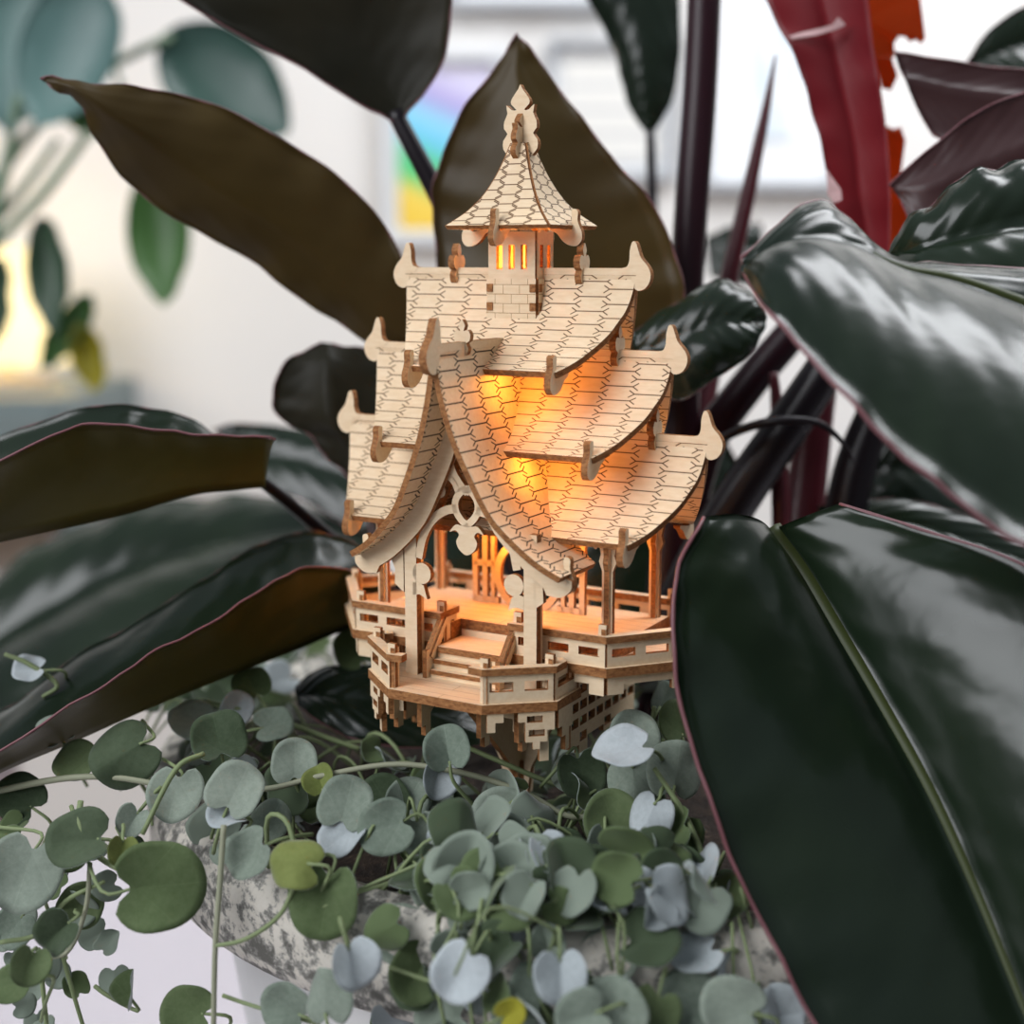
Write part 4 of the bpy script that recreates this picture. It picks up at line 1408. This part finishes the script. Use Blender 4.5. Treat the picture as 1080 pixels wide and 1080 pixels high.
def felt(name, c1, c2, trans=0.25):
    k = NT(name)
    tc = k.n('ShaderNodeTexCoord')
    oi = k.n('ShaderNodeObjectInfo')
    uv = k.n('ShaderNodeSeparateXYZ')
    k.l(tc.outputs['UV'], uv.inputs[0])
    nz = k.noise(tc.outputs['UV'], 9, 5, 0.7)
    f = k.math('ADD', k.math('MULTIPLY', nz, 0.7), k.math('MULTIPLY', oi.outputs['Random'], 0.35))
    col = k.ramp(f, [(0.25, c1), (0.8, c2)])
    # paler veins fanning from the stalk
    ang = k.math('ARCTAN2', uv.outputs[1], uv.outputs[0])
    ve = k.math('ABSOLUTE', k.math('SINE', k.math('MULTIPLY', ang, 4.0)))
    ve = k.math('MULTIPLY', k.math('SUBTRACT', 0.10, ve, clamp=True), 2.2)
    col = k.mix(ve, col, tuple(min(1, x * 1.25) for x in c2[:3]) + (1,))
    k.l(col, k.b.inputs['Base Color'])
    k.b.inputs['Roughness'].default_value = 0.7
    k.b.inputs['Specular IOR Level'].default_value = 0.2
    k.b.inputs['Sheen Weight'].default_value = 0.5
    k.b.inputs['Sheen Roughness'].default_value = 0.4
    k.bump(nz, 0.25, 0.0004)
    tr = k.n('ShaderNodeBsdfTranslucent')
    k.l(col, tr.inputs[0])
    ms = k.n('ShaderNodeMixShader')
    ms.inputs[0].default_value = trans
    k.l(k.b.outputs[0], ms.inputs[1])
    k.l(tr.outputs[0], ms.inputs[2])
    k.l(ms.outputs[0], k.out.inputs[0])
    return k.m


FELT = {
    's': felt('felt_leaf_silver', (0.17, 0.22, 0.17, 1), (0.35, 0.40, 0.335, 1)),
    'g': felt('felt_leaf_green', (0.080, 0.125, 0.045, 1), (0.16, 0.21, 0.10, 1)),
    'd': felt('felt_leaf_dark', (0.040, 0.065, 0.030, 1), (0.095, 0.13, 0.075, 1)),
    'w': felt('felt_leaf_white', (0.40, 0.45, 0.46, 1), (0.62, 0.67, 0.70, 1)),
    'y': felt('felt_leaf_lime', (0.15, 0.19, 0.045, 1), (0.25, 0.29, 0.09, 1)),
    'o': felt('felt_leaf_yellow', (0.36, 0.34, 0.03, 1), (0.42, 0.38, 0.05, 1)),
}
M_FUND = felt('felt_leaf_underside', (0.34, 0.40, 0.38, 1), (0.50, 0.55, 0.54, 1))
M_STALK = plain('felt_stalk', (0.19, 0.24, 0.11, 1), 0.65)
M_VINE = plain('felt_vine', (0.27, 0.28, 0.19, 1), 0.7)


def kidney(name, fold, cup, wave, seed, mat):
    """Kidney leaf 1 wide: stalk at the origin, tip towards +y, faces +z."""
    rnd = random.Random(seed)
    ph = rnd.uniform(0, 6.28)
    na, nr = 36, 7
    top, uvs = [], []
    def surf(x, y):
        z = -fold * abs(x) * -1.0 * 1.0 if False else fold * abs(x)
        z += cup * (x * x + (y - 0.3) ** 2)
        r = math.hypot(x, y - 0.3)
        z += wave * r * r * (math.sin(3 * math.atan2(y - 0.3, x) + ph) + 0.7 * math.sin(2 * math.atan2(y - 0.3, x) + ph * 1.7))
        z += 0.30 * wave * r ** 3 * math.sin(7 * math.atan2(y - 0.3, x) + ph * 2.3)
        return z
    for i in range(nr + 1):
        for k in range(na):
            a = -math.pi / 2 + 2 * math.pi * (k + 0.5) / na
            # kidney outline round (0, .3)
            q = abs((k + 0.5) / na - 0.5) * 2          # 1 at the notch, 0 at the tip
            R = 0.50 - 0.02 * math.cos(2 * a) + (0.10 * (0.5 - 0.5 * math.cos(min(1, max(0, (q - 0.45) / 0.37)) * math.pi)) if q < 0.82 else 0.10)
            ox, oy = R * math.cos(a) * 1.02, 0.3 + R * math.sin(a) * 0.94
            if q > 0.86:
                t = (q - 0.86) / 0.14
                t = t * t * (3 - 2 * t)
                ox, oy = ox * (1 - 0.5 * t), oy * (1 - 0.85 * t)
            f = i / nr
            x, y = ox * f, 0.02 * (1 - f) + oy * f + (1 - f) * 0.0
            # pull the fan centre to the stalk
            top.append(Vector((x, y, surf(x, y))))
            uvs.append((x, y))
    k0 = len(top)
    th = 0.014
    vs = [p + Vector((0, 0, th / 2)) for p in top] + [p - Vector((0, 0, th / 2)) for p in top]
    fs, fm = [], []
    for i in range(nr):
        for k in range(na):
            a, b_ = i * na + k, i * na + (k + 1) % na
            q = (a, a + na, b_ + na, b_)
            fs.append(q); fm.append(0)
            fs.append(tuple(x + k0 for x in q[::-1])); fm.append(1)
    for k in range(na):
        a, b_ = nr * na + k, nr * na + (k + 1) % na
        fs.append((a, a + k0, b_ + k0, b_)); fm.append(1)
    me = new_mesh(name, vs, fs, fm, True, uvs + uvs)
    me.materials.append(mat)
    me.materials.append(M_FUND)
    return me


SHAPES = [(0.10, 0.22, 0.20), (0.30, 0.12, 0.24), (-0.22, -0.22, 0.26), (0.62, 0.05, 0.22), (0.12, 0.48, 0.30), (-0.12, -0.55, 0.34)]
MESH = {}
for key, mat in FELT.items():
    MESH[key] = [kidney('leaf', f, c, w, i * 7 + 3, mat) for i, (f, c, w) in enumerate(SHAPES)]
CR, CU, CB = RGT, UPV, -FWD      # right, up, towards the eye


def leaf_matrix(p, ang, nx, ny, size):
    """Leaf frame: tip at screen angle ang, normal leaning by (nx, ny) from the eye direction."""
    nz = math.sqrt(max(0.02, 1 - nx * nx - ny * ny))
    n = (CR * nx + CU * ny + CB * nz).normalized()
    a = math.radians(ang)
    t = CR * math.cos(a) + CU * math.sin(a)
    t = (t - n * t.dot(n))
    t.normalize()
    s = t.cross(n)
    m = Matrix((s, t, n)).transposed().to_4x4()
    return Matrix.Translation(p) @ m @ Matrix.Scale(size, 4)


leaf_count = 0


def place_leaf(u, v, w, ang, d, kind, shape=0, nx=0.0, ny=0.25, root=None):
    """A leaf centred on (u, v), w pixels wide, with its stalk running to root (u, v, depth)."""
    global leaf_count
    size = w * d / FPX * (0.86 if kind == 'w' else 0.95)
    rj = random.Random(int(u * 31 + v * 17))
    nx, ny = nx + rj.uniform(-.22, .22), ny + rj.uniform(-.1, .3)
    if nx * nx + ny * ny > 0.9:
        nx, ny = nx * 0.85, ny * 0.85
    a = math.radians(ang)
    c = pt(u, v, d)
    M = leaf_matrix(c, ang, nx, ny, size)
    base = M @ Vector((0, -0.3, 0))
    M = Matrix.Translation(base) @ Matrix.Translation(-c) @ M
    o = bpy.data.objects.new('leaf', MESH[kind][shape])
    COL.objects.link(o)
    o.parent = trail
    o.matrix_basis = Matrix.Translation(-TORG) @ M
    leaf_count += 1
    # stalk
    if root is None:
        r = random.Random(int(u * 7 + v * 13))
        rt = base - CB * 0.012 + Vector((r.uniform(-.006, .006), 0.008, -0.020))
    else:
        rt = pt(*root)
    back = M.to_3x3() @ Vector((0, -1, 0))
    back.normalize()
    nrm = (M.to_3x3() @ Vector((0, 0, 1))).normalized()
    L = (rt - base).length
    p1 = base + back * L * 0.25 - nrm * 0.002
    p2 = base.lerp(rt, 0.62) + back * L * 0.10
    inv = M.inverted()
    b = MB()
    b.tube([inv @ x for x in (base, p1, p2, rt)], [0.00042 / size, 0.0005 / size, 0.00055 / size, 0.0006 / size], 6, 4)
    s = b.build('stalk', (M_STALK,), o)
    return o


# the leaves one can tell apart, (u, v, width, tip angle, depth, kind, shape, lean x, lean y, root)
LEAVES = [
    (26, 924, 84, 255, .372, 's', 0, -.1, .2, (-20, 870, .385)), (172, 934, 98, 5, .362, 'g', 0, .1, .15, (75, 850, .38)), (344, 952, 82, 265, .352, 'g', 1, .05, .25, (300, 900, .37)),
    (308, 908, 60, 165, .350, 'y', 5, 0, .55, (318, 980, .36)), (264, 903, 58, 215, .362, 's', 4, -.3, .35, (330, 880, .37)), (250, 832, 64, 70, .375, 's', 0, .1, .35, (225, 900, .38)),
    (238, 862, 50, 200, .372, 'w', 1, 0, .75, (240, 900, .38)), (184, 842, 62, 260, .385, 's', 4, 0, .35, (170, 800, .40)), (128, 796, 74, 215, .392, 'd', 2, .1, .45, (150, 760, .41)),
    (230, 778, 62, 100, .395, 'd', 4, 0, .3, (240, 820, .40)), (78, 804, 48, 180, .40, 'g', 0, 0, .6, (120, 800, .41)), (311, 802, 52, 90, .392, 's', 0, .1, .1, (318, 840, .395)),
    (286, 862, 44, 60, .378, 's', 2, 0, .3, None), (82, 888, 70, 190, .37, 'd', 1, 0, .6, (130, 900, .38)), (86, 952, 50, 60, .375, 'g', 0, .3, .1, (55, 990, .38)),
    (62, 984, 50, 225, .36, 'd', 3, -.4, .1, (80, 960, .37)), (30, 1020, 44, 250, .355, 'g', 3, .3, .2, (38, 1000, .36)), (140, 1042, 42, 95, .375, 'g', 3, -.6, 0, (100, 1040, .38)),
    (196, 1066, 58, 170, .37, 'g', 0, 0, .2, None), (301, 1060, 58, 150, .352, 's', 1, 0, .1, (235, 1050, .36)), (342, 1050, 62, 100, .342, 's', 2, -.3, .1, None), (371, 1018, 62, 280, .335, 'w', 3, .55, .1, None),
    (10, 1040, 44, 200, .36, 'g', 0, 0, .3, None), (140, 868, 36, 250, .378, 's', 3, .2, .3, (170, 830, .385)), (128, 898, 34, 260, .365, 'y', 3, .5, .1, (130, 870, .37)),
    (338, 822, 36, 110, .385, 'y', 3, -.4, .2, (345, 845, .39)), (366, 846, 62, 80, .368, 's', 0, 0, .15, (352, 885, .375)), (360, 884, 58, 235, .364, 'w', 1, 0, .6, (400, 880, .375)),
    (404, 842, 58, 120, .385, 'd', 1, -.2, .1, (420, 880, .39)), (432, 842, 50, 60, .384, 's', 1, .3, .15, (420, 880, .39)), (405, 874, 62, 200, .362, 's', 0, -.1, .15, (488, 935, .365)),
    (472, 788, 52, 100, .378, 's', 3, .1, .1, (510, 862, .385)), (460, 824, 48, 250, .383, 'w', 3, .3, .1, None), (446, 884, 50, 290, .366, 's', 4, .1, .3, None), (476, 866, 66, 110, .392, 'd', 3, 0, .1, None),
    (528, 862, 70, 120, .378, 's', 1, -.1, .2, (606, 893, .385)), (522, 898, 84, 165, .366, 's', 0, -.1, .15, (600, 888, .38)), (566, 916, 70, 245, .356, 'w', 1, -.2, .1, (590, 880, .372)), (590, 905, 60, 300, .37, 'd', 1, .2, .1, None),
    (512, 962, 84, 150, .345, 's', 0, -.1, .2, (640, 965, .35)), (528, 980, 60, 240, .341, 'w', 1, .1, .45, None), (486, 1028, 72, 240, .328, 'w', 4, -.2, .35, None), (438, 1030, 66, 235, .345, 'g', 1, .1, .2, (460, 990, .355)),
    (592, 1032, 66, 275, .325, 'w', 3, .1, .1, None), (576, 990, 40, 100, .335, 's', 3, .3, .1, None), (614, 818, 56, 285, .385, 'd', 0, 0, .1, (570, 830, .39)), (644, 862, 66, 110, .372, 'g', 0, -.1, .1, (640, 905, .38)),
    (668, 774, 56, 95, .382, 's', 0, 0, .1, (690, 810, .385)), (655, 793, 74, 195, .366, 'w', 0, -.05, .90, (700, 805, .38)), (668, 826, 56, 270, .378, 's', 2, .1, .1, None), (684, 862, 58, 250, .364, 'w', 2, -.2, .3, (700, 830, .37)),
    (702, 888, 76, 240, .368, 'g', 0, .1, .2, (690, 850, .375)), (714, 810, 64, 80, .376, 's', 2, .2, .15, None), (636, 905, 62, 250, .366, 's', 3, .2, .15, None), (610, 935, 60, 200, .374, 'd', 0, 0, .3, None),
    (658, 955, 40, 120, .358, 'w', 3, .5, .2, None), (732, 1010, 62, 205, .335, 'w', 4, 0, .65, None), (690, 1006, 50, 130, .346, 's', 3, .3, .1, None), (722, 1052, 66, 150, .332, 's', 0, 0, .2, None), (648, 1062, 70, 120, .322, 's', 0, -.1, .15, None),
    (688, 1072, 60, 250, .326, 'g', 0, .1, .2, None), (782, 942, 40, 230, .352, 'w', 4, .1, .6, None), (540, 1068, 34, 30, .325, 'o', 1, .1, .2, None), (612, 1074, 60, 200, .318, 's', 1, 0, .2, None), (560, 1040, 56, 120, .33, 's', 0, .1, .1, None),
    (420, 985, 66, 150, .352, 's', 0, -.1, .2, None), (30, 708, 40, 190, .42, 'w', 4, 0, .5, None), (250, 745, 40, 60, .43, 'w', 3, .4, .1, None), (265, 722, 44, 120, .435, 'g', 0, 0, .3, None), (200, 760, 50, 150, .425, 's', 0, 0, .4, None),
    (290, 765, 44, 20, .42, 's', 0, 0, .4, None), (375, 683, 50, 120, .46, 'g', 0, 0, .4, None), (715, 760, 50, 100, .40, 'g', 0, .1, .2, None), (700, 735, 40, 60, .41, 's', 3, .4, .1, None), (760, 985, 56, 60, .35, 's', 0, .1, .2, None),
    (745, 935, 56, 240, .362, 'd', 0, .1, .2, None), (800, 1015, 50, 250, .345, 's', 0, .1, .2, None), (660, 905, 60, 30, .376, 's', 0, .2, .3, None), (560, 960, 60, 60, .37, 'd', 0, 0, .4, None), (460, 925, 50, 200, .375, 'g', 0, 0, .4, None),
    (20, 840, 56, 140, .40, 'd', 0, 0, .3, None), (60, 770, 46, 120, .41, 's', 0, 0, .4, None), (640, 1010, 62, 200, .34, 's', 4, 0, .3, None), (770, 1060, 70, 160, .325, 's', 0, .1, .2, None),
    (140, 905, 40, 300, .38, 'd', 3, .2, .2, None), (15, 980, 46, 240, .38, 's', 0, 0, .3, None), (820, 1060, 56, 100, .335, 'w', 3, .3, .2, None),
]
for L in LEAVES[:100]:
    place_leaf(*L)

# smaller leaves that fill the carpet between them, one clump
vs, fs, fm = [], [], []
KEYS = 'sgdwy'
mats_all = [FELT[k] for k in KEYS] + [M_FUND, M_STALK]
rnd = random.Random(21)


def behind_big_leaf(p):
    """Whether a point of the carpet lies where the big drooping leaf hangs."""
    q = p - EYE
    d = q.dot(FWD)
    u, v = 540 + FPX * q.dot(RGT) / d, 540 - FPX * q.dot(UPV) / d
    edge = [(640, 705), (700, 708), (800, 733), (900, 768), (1000, 815), (1100, 872), (1300, 980)]
    for (v0, u0), (v1, u1) in zip(edge, edge[1:]):
        if v0 <= v <= v1:
            return u > u0 + (u1 - u0) * (v - v0) / (v1 - v0) - 34
    return False


def add_small(p, n, t, size, key):
    me = MESH[key][rnd.randrange(6)]
    s = t.cross(n)
    m = Matrix((s, t, n)).transposed()
    base = len(vs)
    for v in me.vertices:
        vs.append(p + m @ (v.co * size))
    for f in me.polygons:
        fs.append(tuple(i + base for i in f.vertices))
        fm.append(KEYS.index(key) if f.material_index == 0 else 5)


def add_stalk(a, b_):
    mb = MB()
    mid = a.lerp(b_, 0.5) + Vector((rnd.uniform(-.004, .004), rnd.uniform(-.004, .004), 0.003))
    mb.tube([a, mid, b_], 0.00045, 5, 3)
    base = len(vs)
    vs.extend(mb.v)
    for f in mb.f:
        fs.append(tuple(i + base for i in f)); fm.append(6)


for i in range(420):
    # most sit on the soil, some hang over the near rim
    for _ in range(40):
        r = 0.15 * math.sqrt(rnd.random())
        a = rnd.uniform(0, 2 * math.pi)
        x, y = PC.x + r * math.cos(a), PC.y + r * math.sin(a)
        if rnd.random() < (0.95 if y < PC.y - 0.01 else 0.5):
            break
    if x > 0.085 and y < 0.46:                      # under the big drooping leaf
        continue
    if -0.075 < x < 0.0 and y > 0.405:
        continue
    if -0.075 < x < -0.025 and y < 0.372:           # the bare stretch of rim
        continue
    h = rnd.uniform(0.004, 0.022)
    z = SOIL_Z + h
    if x > 0.0 and y < 0.40:
        z += 0.004
    p = Vector((x, y, z))
    if (Vector((x, y, 0)) - Vector((HX, 0.40, 0))).length < 0.028:
        z = SOIL_Z + rnd.uniform(0.002, 0.008)
        p.z = z
    if behind_big_leaf(p):
        continue
    n = Vector((rnd.gauss(0, .5), rnd.gauss(-0.45, .45), rnd.uniform(0.35, 1.0))).normalized()
    t = Vector((rnd.gauss(0, 1), rnd.gauss(0, 1), rnd.gauss(-0.2, .5)))
    t = (t - n * t.dot(n)).normalized()
    key = rnd.choice('ssssggddsw' if x > -0.02 and y < 0.40 else 'ssggddddgsw')
    size = rnd.uniform(0.008, 0.0155)
    add_small(p - TORG, n, t, size, key)
    add_stalk(p - TORG, Vector((x + rnd.uniform(-.01, .01), y + rnd.uniform(-.01, .012), SOIL_Z)) - TORG)
# the near rim is hung over thickly
for i in range(150):
    a = rnd.uniform(-2.05, -0.75)                 # towards the eye
    out = rnd.random()
    r = 0.128 + 0.036 * out
    x, y = PC.x + r * math.cos(a), PC.y + r * math.sin(a)
    if x < -0.022 or x > 0.080:
        continue
    z = PZ + (0.010 if out < 0.7 else 0.0) - (rnd.uniform(0, 0.055) if out > 0.7 else rnd.uniform(-0.006, 0.004))
    p = Vector((x, y, z))
    if behind_big_leaf(p):
        continue
    n = Vector((rnd.gauss(0, .45), rnd.gauss(-0.7, .35), rnd.uniform(0.2, 0.9))).normalized()
    t = Vector((rnd.gauss(0, 1), rnd.gauss(0, .6), rnd.gauss(-0.3, .6)))
    t = (t - n * t.dot(n)).normalized()
    add_small(p - TORG, n, t, rnd.uniform(0.009, 0.016), rnd.choice('sssgggdswd'))
    add_stalk(p - TORG, Vector((x + rnd.uniform(-.015, .015), y + 0.012, PZ + rnd.uniform(0, 0.01))) - TORG)
# thin runners looping through the carpet
for i in range(110):
    r = 0.155 * math.sqrt(rnd.random())
    a = rnd.uniform(math.pi, 2 * math.pi) + rnd.uniform(-.4, .4)
    x, y = PC.x + r * math.cos(a), PC.y + r * math.sin(a)
    q = rnd.uniform(0, 2 * math.pi)
    L = rnd.uniform(0.02, 0.05)
    if any(behind_big_leaf(Vector((x + math.cos(q) * L * t, y + math.sin(q) * L * t * 0.6, SOIL_Z + 0.012))) for t in (0, .5, 1)):
        continue
    P = [Vector((x + math.cos(q) * L * t + rnd.uniform(-.004, .004), y + math.sin(q) * L * t * 0.6, SOIL_Z + 0.006 + 0.016 * math.sin(math.pi * t) * rnd.uniform(.5, 1.2))) - TORG for t in (0, .33, .66, 1)]
    mb = MB()
    mb.tube(P, rnd.uniform(0.0004, 0.0007), 6, 4)
    base = len(vs)
    vs.extend(mb.v)
    for f in mb.f:
        fs.append(tuple(i_ + base for i_ in f)); fm.append(6)
# trails hanging down outside
for (u0, v0, d0, k_) in ((20, 860, .385, 9), (60, 890, .38, 8), (100, 900, .375, 6), (0, 930, .37, 7), (430, 980, .345, 5), (480, 1000, .335, 7), (560, 1000, .33, 9), (620, 990, .335, 9), (680, 1000, .335, 8), (740, 990, .34, 8), (790, 1000, .34, 7), (820, 1030, .335, 5)):
    for i in range(k_):
        p = pt(u0 + rnd.uniform(-26, 26), v0 + i * 26 + rnd.uniform(-8, 8), d0 + rnd.uniform(-.004, .02))
        if behind_big_leaf(p):
            continue
        n = (CB * 0.7 + CU * rnd.uniform(0, .7) + CR * rnd.uniform(-.6, .6)).normalized()
        t = Vector((rnd.gauss(0, 1), rnd.gauss(0, .4), rnd.gauss(-0.5, .6)))
        t = (t - n * t.dot(n)).normalized()
        add_small(p - TORG, n, t, rnd.uniform(0.006, 0.010) if u0 < 200 else rnd.uniform(0.010, 0.016), rnd.choice('ssgs' if u0 < 200 else 'sssgwd'))
fo_ = link('foliage', new_mesh('foliage', vs, fs, fm, True), mats_all, trail)
fo_['kind'] = 'stuff'

VINES = [
    [(-20, 838, .40, 3.5), (60, 822, .395, 3.5), (120, 820, .392, 3.2), (200, 832, .39, 3), (280, 832, .388, 3), (340, 818, .385, 3), (420, 806, .383, 3), (500, 818, .382, 3.2), (560, 840, .382, 3.4), (605, 862, .382, 3.2), (660, 850, .385, 2.6)],
    [(236, 870, .36, 3.2), (232, 930, .358, 3.2), (227, 1000, .356, 3), (225, 1090, .355, 3)],
    [(85, 845, .375, 3.4), (84, 868, .372, 3.4), (100, 900, .37, 3.2), (140, 925, .364, 3)],
    [(150, 880, .37, 2.6), (185, 812, .375, 3), (215, 795, .38, 3)],
    [(0, 994, .37, 2.6), (40, 985, .372, 2.8), (70, 950, .372, 2.6), (110, 930, .37, 2.2)],
    [(95, 910, .37, 2.6), (90, 960, .37, 2.6), (70, 1005, .37, 2.4), (35, 1008, .37, 2.2)],
    [(40, 1000, .38, 2.6), (45, 1040, .38, 2.6), (50, 1090, .38, 2.4)],
    [(64, 1000, .385, 2.4), (75, 1040, .385, 2.4), (90, 1090, .385, 2.2)],
    [(225, 998, .356, 2.2), (260, 990, .354, 2.4), (295, 965, .352, 2.6), (312, 930, .35, 2.6)],
    [(370, 945, .36, 3), (440, 925, .364, 3.2), (490, 935, .366, 4)],
    [(385, 985, .35, 2.6), (460, 970, .352, 3), (560, 955, .352, 3.4), (640, 965, .352, 3.6)],
    [(545, 1000, .34, 3), (620, 985, .342, 3.6), (700, 975, .345, 3.6)],
    [(690, 810, .37, 2.6), (725, 865, .366, 3.2), (750, 930, .36, 3.6), (765, 1000, .352, 4)],
    [(410, 1020, .342, 2.4), (480, 1040, .338, 2.6), (560, 1035, .336, 2.8), (640, 1020, .338, 3)],
    [(455, 770, .40, 2.4), (520, 800, .40, 2.8), (600, 830, .395, 2.8), (650, 815, .39, 2.2)],
    [(5, 690, .42, 2.2), (30, 700, .42, 2.6), (60, 722, .42, 2.6), (45, 735, .42, 2)],
    [(215, 740, .43, 2.8), (280, 755, .43, 2.8), (350, 780, .43, 2.8), (380, 790, .43, 2.4)],
    [(690, 745, .40, 2.6), (688, 780, .40, 2.6), (705, 830, .395, 2.6)],
]
for k, v in enumerate(VINES):
    rod('vine', v, M_VINE if k in (0, 1, 5) else M_STALK, trail, TORG, 8)
